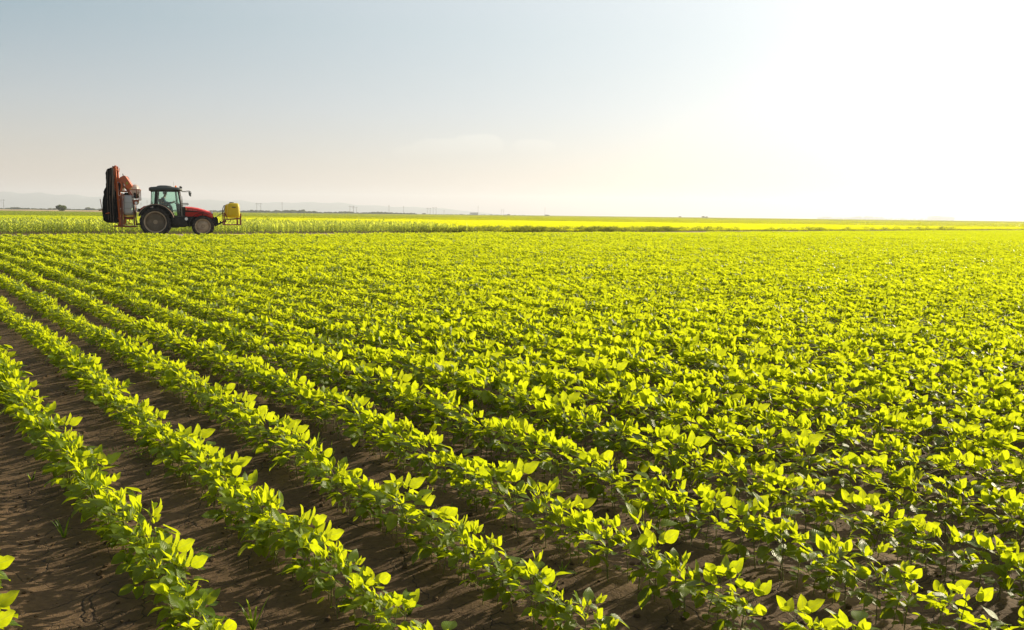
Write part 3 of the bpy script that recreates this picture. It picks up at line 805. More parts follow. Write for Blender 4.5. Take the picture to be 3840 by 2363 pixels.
M_MIRROR = simple('mirror_glass', (0.5, 0.55, 0.5), 0.05, metal=1.0)
def amber():
    m, nt, out = new_mat('amber_lens')
    pb = N(nt, 'ShaderNodeBsdfPrincipled', {'Base Color': (0.85, 0.28, 0.01), 'Roughness': 0.2})
    t = N(nt, 'ShaderNodeBsdfTranslucent', {'Color': (1.0, 0.38, 0.02)})
    mx = N(nt, 'ShaderNodeMixShader', {0: 0.5, 1: pb.outputs[0], 2: t.outputs[0]})
    nt.links.new(mx.outputs[0], out.inputs[0]); return m
M_AMBER = amber()

# ------------------------------------------------------------------ where the tractor stands
T_AZ = math.radians(72)
T_ROT = math.pi / 2 - T_AZ
near_contact = ground_at(585, 888.2)
t_left = Vector((-math.cos(T_AZ), math.sin(T_AZ), 0))
T_POS = Vector((near_contact.x, near_contact.y, 0.006)) + t_left * 0.87
t_head = Vector((math.cos(T_ROT), math.sin(T_ROT), 0))
def Q(X, Y):
    """side-view survey coordinates -> metres ahead of the rear axle and above the ground, on the machine's near side"""
    px_, py_ = 340 + X / 4.095, 580 + Y / 4.095
    d = cF + cR * ((px_ - PW / 2) / FPX) - cU * ((py_ - PH / 2) / FPX)
    c = Vector((0, 0, CAM_H)); n = t_left
    t = (near_contact - c).dot(n) / d.dot(n)
    p = c + d * t
    return ((p - T_POS).dot(t_head), p.z - T_POS.z)
def QP(*pts): return [Q(*p) for p in pts]
def q3(X, Y, y):
    x, z = Q(X, Y); return (x, y, z)

tractor = empty('tractor', T_POS, T_ROT)
tag(tractor, 'red farm tractor with black cab and dusty wheels standing on the dirt track', 'tractor')
TR_R, TR_F, XF = 0.835, 0.615, Q(1725, 1080)[0]

# chassis
b = MB()
b.box((0.5, 0, 0.78), (2.2, 0.62, 0.50), 0.04).box((2.2, 0, 0.86), (1.9, 0.52, 0.58), 0.04)
b.box((1.0, 0, 1.06), (1.0, 1.2, 0.12), 0.02)
b.bar([(0, -0.9, 0.83), (0, 0.9, 0.83)], 0.13, 12).bar([(XF, -0.85, 0.6), (XF, 0.85, 0.6)], 0.09, 10)
b.box((3.2, 0, 0.85), (0.25, 0.42, 0.42), 0.03)
b.build('chassis', M_BLACK, tractor)
b = MB(); b.prism(QP((1255, 945), (1480, 945), (1480, 1105), (1290, 1110), (1255, 1060)), -0.98, -0.40, 0.03)
b.build('fuel_tank', M_BLACK, tractor)
b = MB()
for z in (0.52, 0.80): b.box((0.98 + 0.1 * z, -0.92, z), (0.34, 0.26, 0.035), 0.008)
b.bar([(0.86, -0.98, 0.5), (0.92, -0.98, 1.05)], 0.015).bar([(1.2, -0.98, 0.5), (1.24, -0.98, 1.05)], 0.015)
b.build('step', M_BLACK, tractor)
b = MB(); b.lathe([(0.0, -0.01), (0.085, -0.01), (0.085, 0.02), (0, 0.02)], q3(1470, 987, -1.0), 'y', 20)
b.build('reflector', M_WHITE, tractor)

# hood
def hood_section(x, w, zt, zb):
    zm = zt - 0.30
    pts = [(-w * .84, zb), (-w * .985, zm), (-w, zt - 0.16), (-w * 0.93, zt - 0.07), (-w * 0.7, zt - 0.015), (0, zt), (w * 0.7, zt - 0.015), (w * 0.93, zt - 0.07), (w, zt - 0.16), (w * .985, zm), (w * .84, zb)]
    return [(x, y, z) for y, z in pts]
hs_ = []
for X, Yt, Yb, w in ((1445, 796, 952, 0.42), (1540, 801, 952, 0.42), (1640, 816, 952, 0.41), (1740, 843, 955, 0.395), (1820, 870, 962, 0.375), (1862, 890, 968, 0.34), (1874, 905, 968, 0.31)):
    x, zt = Q(X, Yt); _, zb = Q(X, Yb); hs_.append(hood_section(x, w, zt, zb))
MB().loft(hs_).build('hood', M_RED, tractor, 35)
hood = [c for c in tractor.children if c.name.startswith('hood')][0]
b = MB()
for sgn in (-1, 1):
    b.prism(QP((1450, 856), (1640, 872), (1740, 884), (1740, 892), (1640, 884), (1450, 878)), sgn * 0.418 - 0.012, sgn * 0.418 + 0.012)
b.build('hood_stripe', M_BLACK, hood)
b = MB()
for i in range(13):
    if i in (6, 10): continue
    X = 1502 + i * 9.5; Y = 838 + i * 1.0
    b.prism(QP((X, Y), (X + 6.5, Y + .7), (X + 6.5, Y + 13), (X, Y + 12)), -0.432, -0.418)
b.build('hood_lettering', M_PALEPINK, hood)
b = MB(); b.prism(QP((1456, 824), (1474, 824), (1474, 850), (1456, 850)), -0.434, -0.418)
b.build('hood_emblem', M_GOLD, hood)
b = MB(); x, z = Q(1874, 925)
for i in range(7): b.box((x + 0.006, 0, z - 0.10 + i * 0.035), (0.02, 0.5, 0.02))
b.build('grille', M_BLACK, hood)
for sgn in (-1, 1):
    b = MB(); b.lathe([(0, 0.02), (0.065, 0.02), (0.075, 0), (0.075, -0.06), (0, -0.06)], (x - 0.01, sgn * 0.23, z + 0.10), 'x', 16)
    b.build('headlight', M_WHITE, hood)

# wheels
def wheel(cx, y, r, w, rim_r, front):
    side = 1 if y > 0 else -1
    hub = MB(); o = side
    hub.lathe([(0.0, 0.10 * o), (0.045, 0.10 * o), (0.055, 0.06 * o), (0.12, 0.05 * o), (0.13, -0.02 * o), (0, -0.02 * o)], (cx, y, r - 0.02), 'y', 20)
    for j in range(8):
        a = j * math.pi / 4
        hub.bar([(cx + 0.095 * math.cos(a), y + 0.05 * o, r - 0.02 + 0.095 * math.sin(a)), (cx + 0.095 * math.cos(a), y + 0.075 * o, r - 0.02 + 0.095 * math.sin(a))], 0.013, 6)
    h = hub.build('wheel', M_RIM, tractor)
    t = MB(); W = w / 2; c = (cx, y, r - 0.02); rc = r - 0.045
    t.lathe([(rim_r, -W * .78), (rim_r + 0.05, -W * .95), (rim_r + (rc - rim_r) * .5, -W * 1.04), (rc - .05, -W * .93), (rc, -W * .7), (rc + .012, 0), (rc, W * .7), (rc - .05, W * .93), (rim_r + (rc - rim_r) * .5, W * 1.04), (rim_r + .05, W * .95), (rim_r, W * .78)], c, 'y', 56, True)
    n = 20 if not front else 18
    for sg in (-1, 1):
        for j in range(n):
            a0 = 2 * math.pi * (j + (0.5 if sg > 0 else 0)) / n
            P = []
            for u, da, rr in ((0.02, 0.0, r), (0.55, 0.10, r - .006), (0.98, 0.19, r - .03), (1.02, 0.24, r - .13)):
                P.append((u, a0 + da, rr))
            th = 0.034
            secs = []
            for u, a, rr in P:
                q = []
                for dr, dt in ((0, -th / 2), (0, th / 2), (-0.06, th * .8), (-0.06, -th * .8)):
                    aa = a + dt / rr
                    q.append((c[0] + (rr + dr) * math.cos(aa), y + sg * u * W, c[2] + (rr + dr) * math.sin(aa)))
                secs.append(q)
            t.loft(secs)
    t.build('tyre', M_RUBBER, h, 35)
    m = MB(); R = rim_r
    m.lathe([(R + .012, W * .80 * o), (R + .02, W * .86 * o), (R - .015, W * .86 * o), (R - .035, W * .55 * o), (R - .05, W * .3 * o), (R - .05, -W * .75 * o), (R + .01, -W * .8 * o)], c, 'y', 48, True)
    m.build('rim', M_RIM, h, 35)
    m = MB(); k = 0.62 if front else 0.5
    m.lathe([(R - .055, W * .12 * o), (R * .86, W * .16 * o), (R * k, W * (.5 if front else .34) * o), (R * .36, W * (.52 if front else .20) * o), (0.1, W * (.5 if front else .18) * o), (0.1, 0.0), (R - .055, -.02 * o)], c, 'y', 40, True)
    for j in range(8):
        a = (j + .5) * math.pi / 4
        m.box((c[0] + (R - .05) * math.cos(a), y + W * .16 * o, c[2] + (R - .05) * math.sin(a)), (0.05, 0.05, 0.09), 0.006, Matrix.Rotation(-a, 4, 'Y'))
    m.build('wheel_disc', M_RIM if front else M_RIMD, h, 35)
for sgn in (-1, 1):
    wheel(0.0, sgn * 0.87, TR_R, 0.47, 0.575, False)
    wheel(XF, sgn * 0.86, TR_F, 0.36, 0.415, True)

# mudguards
def arc(cx, cz, r, a0, a1, y0, y1, th, n=22, lip=0.0):
    b = MB(); S = []
    for i in range(n + 1):
        a = math.radians(a0 + (a1 - a0) * i / n); ca, sa = math.cos(a), math.sin(a)
        S.append([(cx + r * ca, y0, cz + r * sa), (cx + r * ca, y1, cz + r * sa), (cx + (r - th - lip) * ca, y1, cz + (r - th - lip) * sa), (cx + (r - th) * ca, (y0 + y1) / 2, cz + (r - th) * sa), (cx + (r - th - lip) * ca, y0, cz + (r - th - lip) * sa)])
    return b.loft(S)
for sgn in (-1, 1):
    ya, yb = (0.66, 1.12) if sgn > 0 else (-1.12, -0.66)
    f = arc(0.03, TR_R, 0.985, 14, 158, ya, yb, 0.03).build('rear_mudguard', M_DUST, tractor)
    arc(0.03, TR_R, 0.953, 5, 160, ya + 0.015, yb - 0.015, 0.05, lip=0.03).build('mudguard_liner', M_BLACK, f)
    g = arc(XF - 0.02, TR_F, 0.74, 62, 188, *((0.68, 1.02) if sgn > 0 else (-1.02, -0.68)), 0.03).bar([(XF, sgn * 0.6, 0.7), (XF, sgn * 0.72, 1.3)], 0.02)
    g.build('front_mudguard', M_BLACK, tractor)

# cab
CW = 0.74
fr = MB()
for sgn in (-1, 1):
    y = sgn * CW
    def pil(pts, w): fr.bar([(Q(*p)[0], y, Q(*p)[1]) for p in pts], w, 8)
    pil([(1008, 545), (998, 650), (990, 770)], 0.075)
    pil([(1345, 555), (1362, 660), (1388, 790), (1392, 960)], 0.05)
    pil([(1296, 560), (1312, 700), (1325, 800)], 0.022)
    pil([(930, 555), (925, 760)], 0.018)
    pil([(985, 765), (1090, 770), (1180, 815), (1240, 900), (1285, 980), (1400, 985)], 0.03)
    pil([(930, 552), (1010, 548), (1345, 556)], 0.045)
x0, z0 = Q(925, 760); x1, z1 = Q(1390, 800)
fr.bar([(x0, -CW, z0), (x0, CW, z0)], 0.03)
fr.bar([(x1, -CW, z1), (x1, CW, z1)], 0.035)
fr.box((0.55, 0, 1.16), (1.7, 1.2, 0.06), 0.01)
fr.prism(QP((955, 765), (1100, 770), (1180, 830), (1230, 900), (1290, 985), (1255, 1050), (1000, 1050), (955, 960)), -0.64, -0.58).prism(QP((955, 765), (1100, 770), (1180, 830), (1230, 900), (1290, 985), (1255, 1050), (1000, 1050), (955, 960)), 0.58, 0.64)
fr.prism(QP((1395, 800), (1450, 800), (1450, 1000), (1395, 1000)), -0.46, 0.46, 0.02)
cab = fr.build('cab', M_BLACK, tractor)
def pane(name, P):
    b = MB(); v = [Vector(p) for p in P]; nrm = (v[1] - v[0]).cross(v[2] - v[0]).normalized() * 0.004
    b.loft([[p - nrm for p in v], [p + nrm for p in v]]); return b.build(name, M_GLASS, cab, 0)
for sgn in (-1, 1):
    y = sgn * (CW - 0.01)
    pane('door_window', [q3(*p, y) for p in ((1015, 560), (1292, 562), (1320, 760), (1330, 960), (1290, 975), (1235, 895), (1180, 818), (1095, 772), (995, 768))])
    pane('front_side_window', [q3(*p, y) for p in ((1302, 562), (1345, 562), (1388, 790), (1390, 975), (1335, 975), (1326, 780))])
    pane('rear_side_window', [q3(*p, y) for p in ((932, 560), (1000, 560), (985, 765), (928, 758))])
pane('windscreen', [q3(1352, 562, -CW + .06), q3(1352, 562, CW - .06), q3(1396, 798, CW - .06), q3(1396, 798, -CW + .06)])
pane('rear_window', [q3(930, 560, -CW + .03), q3(930, 560, CW - .03), q3(925, 758, CW - .03), q3(925, 758, -CW + .03)])
# roof
rb = MB(); S = []
for X, zt, zb, w in ((886, 512, 550, .66), (892, 500, 556, .76), (920, 492, 556, .84), (1000, 488, 552, .86), (1200, 490, 550, .86), (1330, 500, 552, .84), (1378, 512, 556, .78), (1392, 525, 556, .70)):
    x, a = Q(X, zt); _, c_ = Q(X, zb); h = a - c_
    S.append([(x, yy * w, c_ + zz * h) for yy, zz in ((-.93, 0), (-1, .25), (-.98, .7), (-.9, .93), (-.5, 1.0), (.5, 1.0), (.9, .93), (.98, .7), (1, .25), (.93, 0))])
roof = rb.loft(S).build('cab_roof', M_ROOF, cab, 50)
rb = MB(); S = []
for X, zt, w in ((1000, 492, .40), (1012, 474, .46), (1060, 466, .5), (1150, 467, .5), (1215, 476, .47), (1258, 494, .40)):
    x, a = Q(X, zt); _, c_ = Q(X, 500)
    S.append([(x, yy * w, c_ + zz * (a - c_)) for yy, zz in ((-1, 0), (-.92, .8), (-.5, 1), (.5, 1), (.92, .8), (1, 0))])
rb.loft(S).build('roof_hatch', M_ROOF, roof, 50)
bx, bz = Q(1303, 500)
b = MB(); b.lathe([(0, 0), (.045, 0), (.05, .02), (.048, .075), (.03, .098), (0, .1)], (bx, -0.55, bz - 0.005), 'z', 16)
b.build('beacon', M_AMBER, roof)
for yy in (-0.62, 0.62):
    b = MB(); x, z = Q(1380, 500); b.box((x - 0.02, yy, z + 0.01), (0.10, 0.16, 0.10), 0.015); b.build('work_light', M_BLACK, roof)
b = MB(); b.bar([q3(1272, 500, -0.4), q3(1268, 440, -0.4), q3(1266, 410, -0.4)], 0.006, 5, 0.003); b.build('antenna', M_BLACK, roof)
b = MB()
for yy in (-0.72,): b.box((*Q(935, 548)[:1], yy, Q(935, 548)[1] - .02), (0.10, 0.10, 0.12), 0.02)
b.bar([q3(925, 560, -.70), q3(930, 590, -.74)], 0.02); b.build('rear_work_light', M_BLACK, roof)
# mirrors
for sgn in (-1, 1):
    b = MB(); b.bar([q3(1385, 562, sgn * .74), q3(1450, 563, sgn * .92), q3(1500, 556, sgn * 1.02), q3(1524, 560, sgn * 1.06), q3(1530, 600, sgn * 1.06)], 0.014, 6)
    mm = b.build('mirror_arm', M_BLACK, cab)
    b = MB(); x, z = Q(1517, 604); b.box((x, sgn * 1.08, z), (0.06, 0.19, 0.25), 0.02, Matrix.Rotation(math.radians(-8), 4, 'Y')); mh = b.build('mirror_housing', M_ROOF, mm)
    b = MB(); b.box((x - 0.033, sgn * 1.08, z), (0.006, 0.16, 0.21), 0, Matrix.Rotation(math.radians(-8), 4, 'Y')); b.build('mirror_glass', M_MIRROR, mh)
b = MB(); b.bar([q3(1392, 748, -.5), q3(1490, 748, -.62), q3(1500, 760, -.62), q3(1490, 770, -.62), q3(1392, 772, -.5)], 0.022, 8); b.build('handrail', M_BLACK, cab)
b = MB(); b.bar([q3(1398, 640, -.70), q3(1408, 700, -.74), q3(1404, 745, -.70)], 0.01, 6); b.build('wiper_arm', M_BLACK, cab)
# inside the cab
b = MB(); b.prism(QP((1040, 770), (1160, 768), (1160, 800), (1045, 805)), -0.27, 0.27, 0.03); b.prism(QP((1030, 680), (1055, 672), (1075, 770), (1042, 790)), -0.24, 0.24, 0.02)
b.box((0.42, 0, 1.38), (0.32, 0.34, 0.42), 0.03); b.build('driver_seat', M_BLACK, cab)
b = MB(); b.prism(QP((1300, 760), (1345, 745), (1385, 790), (1385, 985), (1330, 985)), -0.22, 0.22, 0.03); b.bar([q3(1325, 770, 0), q3(1280, 735, 0)], 0.03)
b.build('dashboard', M_BLACK, cab)
b = MB(); c0 = Vector(q3(1272, 724, 0)); ax = Vector((-0.55, 0, 0.83)).normalized(); e1 = Vector((0, 1, 0)); e2 = ax.cross(e1)
b.bar([c0 + 0.19 * (math.cos(a) * e1 + math.sin(a) * e2) for a in np.linspace(0, 2 * math.pi, 25)], 0.016, 8)
for a in (0.5, 2.6, 4.7): b.bar([c0, c0 + 0.19 * (math.cos(a) * e1 + math.sin(a) * e2)], 0.012, 6)
b.build('steering_wheel', M_BLACK, cab)
# linkages
b = MB()
for sgn in (-1, 1):
    b.bar([q3(915, 790, sgn * .35), q3(860, 795, sgn * .32), q3(800, 805, sgn * .3)], 0.05, 8)
    b.bar([q3(800, 805, sgn * .3), q3(740, 845, sgn * .38)], 0.03, 8)
b.build('lift_arm', M_RED, tractor)
b = MB()
for sgn in (-1, 1):
    b.bar([q3(930, 1060, sgn * .38), q3(700, 1070, sgn * .45)], 0.045, 8); b.bar([q3(760, 845, sgn * .38), q3(800, 1065, sgn * .42)], 0.028, 8)
    b.lathe([(0, -.03), (.07, -.03), (.07, .03), (0, .03)], q3(735, 848, sgn * .38), 'y', 14)
b.bar([q3(930, 900, 0), q3(690, 868, 0)], 0.03, 8); b.build('rear_linkage', M_BLACK, tractor)
fl = MB()
for sgn in (-1, 1):
    fl.prism(QP((1868, 1005), (1880, 985), (1915, 955), (1940, 965), (1945, 985), (1925, 1020), (1915, 1085), (1880, 1110), (1868, 1060)), sgn * .30 - .03, sgn * .30 + .03, 0.008)
    fl.bar([q3(1905, 1098, sgn * .38), q3(1985, 1060, sgn * .40), q3(2075, 1018, sgn * .42)], 0.05, 8, 0.04)
    fl.lathe([(0, -.05), (.06, -.05), (.06, .05), (0, .05)], q3(2070, 1020, sgn * .42), 'y', 14)
    fl.bar([q3(1990, 1025, sgn * .35), q3(1995, 1055, sgn * .38)], 0.04, 8)
fl.build('front_linkage', M_BLACK, tractor)
b = MB(); b.bar([q3(1925, 962, 0), q3(2030, 893, 0)], 0.022, 8); b.build('top_link', M_STEEL, tractor)

# ------------------------------------------------------------------ yellow tank carried in front
ft = empty('front_spray_tank', T_POS + Vector((math.cos(T_ROT), math.sin(T_ROT), 0)) * 4.2, T_ROT)
tag(ft, 'yellow plastic spray tank on a dark red steel frame carried ahead of the tractor', 'spray tank')
OFF = 4.2
def qf(X, Y, y): x, z = Q(X, Y); return (x - OFF, y, z)
def QF(*pts): return [(Q(*p)[0] - OFF, Q(*p)[1]) for p in pts]
xc = (Q(2105, 960)[0] + Q(2290, 960)[0]) / 2 - OFF
ztop, zbot = Q(2200, 742)[1], Q(2200, 973)[1]
tank = superbox((xc - 0.0, -0.36, (ztop + zbot) / 2), (0.74, 1.0, ztop - zbot), 5.0, 20, 0.12).build('tank', M_YTANK, ft, 60)
superbox((xc - 0.12, 0.36, (ztop + zbot) / 2 - .02), (0.78, 0.6, (ztop - zbot) * .92), 5.0, 18, 0.12).build('tank_neck', M_YTANK, tank, 60)
b = MB(); b.lathe([(0, -.01), (.13, -.01), (.13, .035), (.11, .05), (0, .05)], (xc - .09, -0.3, ztop - 0.005), 'z', 20); b.build('tank_lid', M_CHAR, tank)
b = MB(); b.prism([(x - OFF, z) for x, z in QP((2168, 800), (2229, 800), (2229, 816), (2168, 814))], -0.866, -0.850); b.build('tank_print', M_CHAR, tank)
fm = MB()
for y in (-0.52, 0.52):
    for X in (2036, 2062): fm.bar([qf(X - 4, 890, y), qf(X, 1083, y)], 0.042, 4)
    for X in (2258, 2310): fm.bar([qf(X - 3, 905 if X > 2300 else 965, y), qf(X, 1083, y)], 0.042, 4)
    fm.bar([qf(2030, 1080, y), qf(2318, 1078, y)], 0.03, 4); fm.bar([qf(2075, 995, y), qf(2310, 985, y)], 0.045, 4)
    fm.bar([qf(2062, 893, y), qf(2100, 985, y)], 0.03, 4)
for X, Y in ((2036, 1075), (2312, 1075), (2080, 990), (2290, 985), (2034, 896)): fm.bar([qf(X, Y, -.52), qf(X, Y, .52)], 0.035, 4)
fm.build('frame', M_FRAME, ft, 0)
b = MB(); b.bar([qf(2022, 905, -.2), qf(2030, 830, -.35), qf(2045, 785, -.45), qf(2062, 775, -.45), qf(2058, 820, -.42), qf(2042, 880, -.35)], 0.022, 8); b.build('hose', M_BLACK, ft)
b = MB(); b.bar([qf(2152, 990, -.5), qf(2148, 1020, -.5), qf(2138, 1032, -.5)], 0.025, 8); b.build('drain_tap', M_CHAR, ft)
# ------------------------------------------------------------------ orange sprayer mounted behind the tractor
SOFF = -1.9
sp_pos = T_POS + Vector((math.cos(T_ROT), math.sin(T_ROT), 0)) * SOFF
spray = empty('field_sprayer', sp_pos, T_ROT)
tag(spray, 'orange mounted field sprayer with folded black air sleeves and grey tank behind the tractor', 'sprayer')
def S3(X, Y, y): x, z = Q(X, Y); return (x - SOFF, y, z)
def SP2(*pts): return [(Q(*p)[0] - SOFF, Q(*p)[1]) for p in pts]
# folded air sleeves
OUT = [(242, 232), (262, 214), (300, 208), (322, 192), (340, 205), (348, 300), (352, 420), (362, 520), (380, 640), (388, 720), (392, 830), (405, 930), (415, 1010), (408, 1052), (340, 1050), (262, 1048), (205, 1020), (184, 1008), (186, 930), (180, 840), (182, 740), (188, 650), (198, 570), (212, 525), (236, 498), (236, 420), (232, 330), (228, 285)]
def sleeve(y0, y1, seed, dx=0.0):
    R = random.Random(seed)
    P = SP2(*OUT)
    dense = []
    for (xa, za), (xb, zb) in zip(P, P[1:] + P[:1]):
        m = max(1, int(math.hypot(xb - xa, zb - za) / 0.10))
        dense += [(xa + (xb - xa) * i / m + R.gauss(0, .008) + dx, za + (zb - za) * i / m + R.gauss(0, .006)) for i in range(m)]
    b = MB(); n = len(dense)
    cxs = [sum(p[0] for p in dense if abs(p[1] - z) < .25) / max(1, sum(1 for p in dense if abs(p[1] - z) < .25)) for _, z in dense]
    secs = []
    for t, k in ((0, .45), (.06, .72), (.2, .93), (.5, 1), (.8, .93), (.94, .72), (1, .45)):
        secs.append([(cxs[i] + (x - cxs[i]) * k * (1 + .06 * math.sin(z * 9 + t * 5 + seed)), y0 + (y1 - y0) * t + .03 * math.sin(z * 7 + x * 11 + seed), 2.2 + (z - 2.2) * (0.94 + 0.06 * k)) for i, (x, z) in enumerate(dense)])
    b.loft(secs)
    return b
for i, (a, c_, dx) in enumerate(((-1.15, -0.40, 0.0), (0.40, 1.15, 0.03))):
    s = sleeve(a, c_, i + 1, dx).build('air_sleeve', M_FABRIC, spray, 50)
    b = MB()
    for X, Ya, Yb in ((262, 240, 1000), (300, 230, 1030), (340, 330, 1040)):
        yy = a - 0.01 if a < 0 else c_ + 0.01
        b.bar([S3(X + 8, Ya, yy), S3(X, (Ya + Yb) / 2, yy), S3(X + 20, Yb, yy)], 0.018, 6)
    b.build('folded_boom', M_BOOM, s)
# mast
mast = MB()
for y in (-0.62, 0.62):
    mast.bar([S3(366, 185, y), S3(385, 400, y), S3(402, 560, y), S3(424, 800, y), S3(446, 1078, y)], 0.066, 4)
    mast.bar([S3(340, 200, y), S3(352, 400, y), S3(366, 560, y)], 0.028, 4)
    mast.bar([S3(398, 190, y), S3(392, 250, y)], 0.02, 4)
    for Y in (240, 300, 360, 420, 500): mast.bar([S3(342 + (Y - 200) * .06, Y, y), S3(370 + (Y - 185) * .088, Y + 14, y)], 0.018, 4)
for Y in (215, 420, 620, 830, 1040): mast.bar([S3(366 + (Y - 185) * .088, Y, -.42), S3(366 + (Y - 185) * .088, Y, .42)], 0.035, 4)
mast = mast.build('mast', M_ORANGE, spray, 0)
b = MB(); b.prism(SP2((328, 185), (345, 178), (355, 168), (362, 152), (370, 168), (384, 172), (388, 205), (372, 216), (340, 214)), -0.5, 0.5, 0.01)
b.box(S3(325, 185, -.3), (.06, .2, .12)).box(S3(400, 195, -.3), (.05, .12, .14)); b.build('mast_head', M_BROWN, mast)
b = MB()
for y in (-.5, .5):
    b.bar([S3(398, 400, y), S3(408, 560, y), S3(415, 640, y)], 0.016, 6); b.bar([S3(330, 330, y), S3(312, 420, y)], 0.012, 6)
b.build('hydraulic_hose', M_CHAR, mast)
# fan housing
fan = MB().prism(SP2((412, 385), (425, 362), (450, 342), (490, 318), (515, 318), (535, 335), (572, 392), (600, 440), (640, 488), (600, 512), (560, 535), (535, 500), (500, 440), (482, 415), (455, 405), (425, 405)), -0.62, 0.62, 0.03).build('fan_housing', M_ORANGE, spray, 40)
b = MB(); b.prism(SP2((415, 400), (450, 398), (478, 420), (486, 470), (478, 540), (484, 570), (430, 570), (446, 540), (462, 500), (462, 450), (440, 425), (420, 415)), -0.60, 0.60, 0.02); b.build('fan_volute', M_ORANGE, fan)
b = MB(); b.prism(SP2((418, 418), (440, 425), (462, 450), (462, 500), (440, 540), (425, 550), (420, 480)), -0.55, 0.55, 0.02); b.build('fan_intake', M_BLACK, fan)
b = MB(); b.prism(SP2((538, 422), (556, 414), (570, 434), (568, 448), (548, 458), (536, 442)), -0.632, -0.615); b.build('housing_emblem', M_GREENY, fan)
b = MB(); b.bar([S3(482, 318, -.2), S3(478, 300, -.2), S3(474, 285, -.2)], 0.022, 6); b.bar([S3(535, 330, -.3), S3(560, 340, -.3), S3(580, 375, -.3)], 0.012, 6); b.build('housing_handle', M_CHAR, fan)
# tanks
zt, zb = Q(570, 618)[1], Q(570, 930)[1]; xa = (S3(508, 760, 0)[0] + S3(640, 760, 0)[0]) / 2
gt = superbox((xa, 0, (zt + zb) / 2), (0.50, 1.9, zt - zb), 6.0, 22, 0.10).build('spray_tank', M_GTANK, spray, 60)
b = MB()
for Y in (738, 822): b.bar([S3(506, Y, -.95), S3(642, Y + 2, -.95)], 0.010, 4).bar([S3(506, Y, .95), S3(642, Y + 2, .95)], 0.010, 4)
b.build('tank_strap', M_STEEL, gt)
b = MB(); b.lathe([(0, 0), (.16, 0), (.15, .08), (.10, .11), (.09, .15), (0, .15)], (xa - .10, -0.45, zt - 0.02), 'z', 18); b.build('tank_lid', M_BLACK, gt)
x, _, z = S3(672, 545, 0)
wt = superbox((x, -0.15, z), (0.46, 0.9, 0.66), 2.6, 16, 0.10).build('rinse_tank', M_WTANK, spray, 60)
# frame
f = MB()
for y in (-.6, .6):
    f.bar([S3(470, 590, y), S3(476, 800, y), S3(480, 1085, y)], 0.06, 4); f.bar([S3(500, 600, y), S3(502, 900, y), S3(505, 1085, y)], 0.03, 4)
    f.bar([S3(492, 470, y), S3(560, 548, y), S3(600, 620, y), S3(640, 740, y), S3(660, 900, y), S3(668, 1090, y)], 0.045, 4)
    f.bar([S3(345, 1100, y), S3(690, 1108, y)], 0.045, 4); f.bar([S3(460, 1090, y), S3(480, 930, y), S3(505, 870, y)], 0.03, 4)
    f.bar([S3(430, 560, y), S3(600, 560, y)], 0.04, 4); f.bar([S3(415, 1060, y), S3(470, 1090, y)], 0.07, 4)
for X, Y in ((476, 620), (480, 900), (480, 1085), (660, 960), (350, 1100), (680, 1106), (565, 560)): f.bar([S3(X, Y, -.6), S3(X, Y, .6)], 0.045, 4)
f.prism(SP2((505, 955), (650, 955), (640, 1000), (520, 1000)), -.5, .5, .02)
f = f.build('sprayer_frame', M_BROWN, spray, 0)
b = MB(); b.box(S3(578, 942, -.62), (0.52, 0.10, 0.06), 0.01)
for y in (-.62,):
    b.bar([S3(535, 985, y), S3(518, 1075, y)], 0.022, 6).bar([S3(585, 985, y), S3(586, 1058, y)], 0.022, 6).bar([S3(540, 985, y), S3(625, 985, y)], 0.03, 6)
    b.bar([S3(545, 1078, y), S3(565, 1064, y), S3(590, 1060, y), S3(615, 1064, y), S3(640, 1078, y)], 0.024, 6)
b.build('tank_cradle', M_ORANGE, f)
b = MB()
for y in (-.7, .3):
    b.bar([S3(575, 540, y), S3(748, 536, y)], 0.028, 6); b.bar([S3(738, 538, y), S3(746, 700, y)], 0.022, 6); b.bar([S3(700, 540, y), S3(706, 690, y)], 0.018, 6)
b.bar([S3(745, 536, -.7), S3(745, 536, .3)], 0.028, 6); b.bar([S3(745, 698, -.7), S3(745, 698, .3)], 0.022, 6); b.build('platform_rail', M_BROWN, f)
b = MB(); b.prism(SP2((632, 695), (735, 690), (732, 740), (715, 768), (660, 768), (645, 735)), -.75, -.35, .02); pb_ = b.build('control_box', M_BROWN, spray)
b = MB(); b.lathe([(0, -.01), (.075, -.01), (.075, .012), (0, .012)], S3(696, 742, -.765), 'y', 18); b.build('gauge', M_WHITE, pb_)
b = MB(); b.box(S3(690, 645, -.5), (0.26, 0.4, 0.20), 0.04).box(S3(672, 605, -.5), (0.12, 0.3, 0.16), 0.03).bar([S3(640, 660, -.6), S3(720, 610, -.6)], 0.03); b.build('pump', M_BLACK, spray)
b = MB(); b.bar([S3(660, 600, -.7), S3(690, 690, -.72), S3(705, 780, -.7), S3(690, 850, -.6)], 0.014, 6).bar([S3(648, 760, -.7), S3(668, 860, -.72), S3(690, 980, -.6), S3(700, 1040, -.5)], 0.02, 6); b.build('suction_hose', M_CHAR, spray)
b = MB(); b.bar([S3(142, 680, -.8), S3(158, 760, -.8), S3(176, 850, -.8)], 0.018, 6).bar([S3(120, 858, -.8), S3(190, 848, -.8)], 0.03, 6).bar([S3(176, 850, -.8), S3(186, 905, -.8)], 0.022, 6).bar([S3(180, 850, -.8), S3(300, 900, -.6)], 0.02, 6)
b.build('boom_tip', M_BROWN, spray)
b = MB(); b.bar([S3(240, 905, -1.16), S3(300, 893, -1.18)], 0.02, 6).bar([S3(405, 985, -.5), S3(420, 980, -.5)], 0.05, 6).bar([S3(490, 690, -.9), S3(497, 688, -.9)], 0.05, 8); b.build('boom_bracket', M_ORANGE, mast)

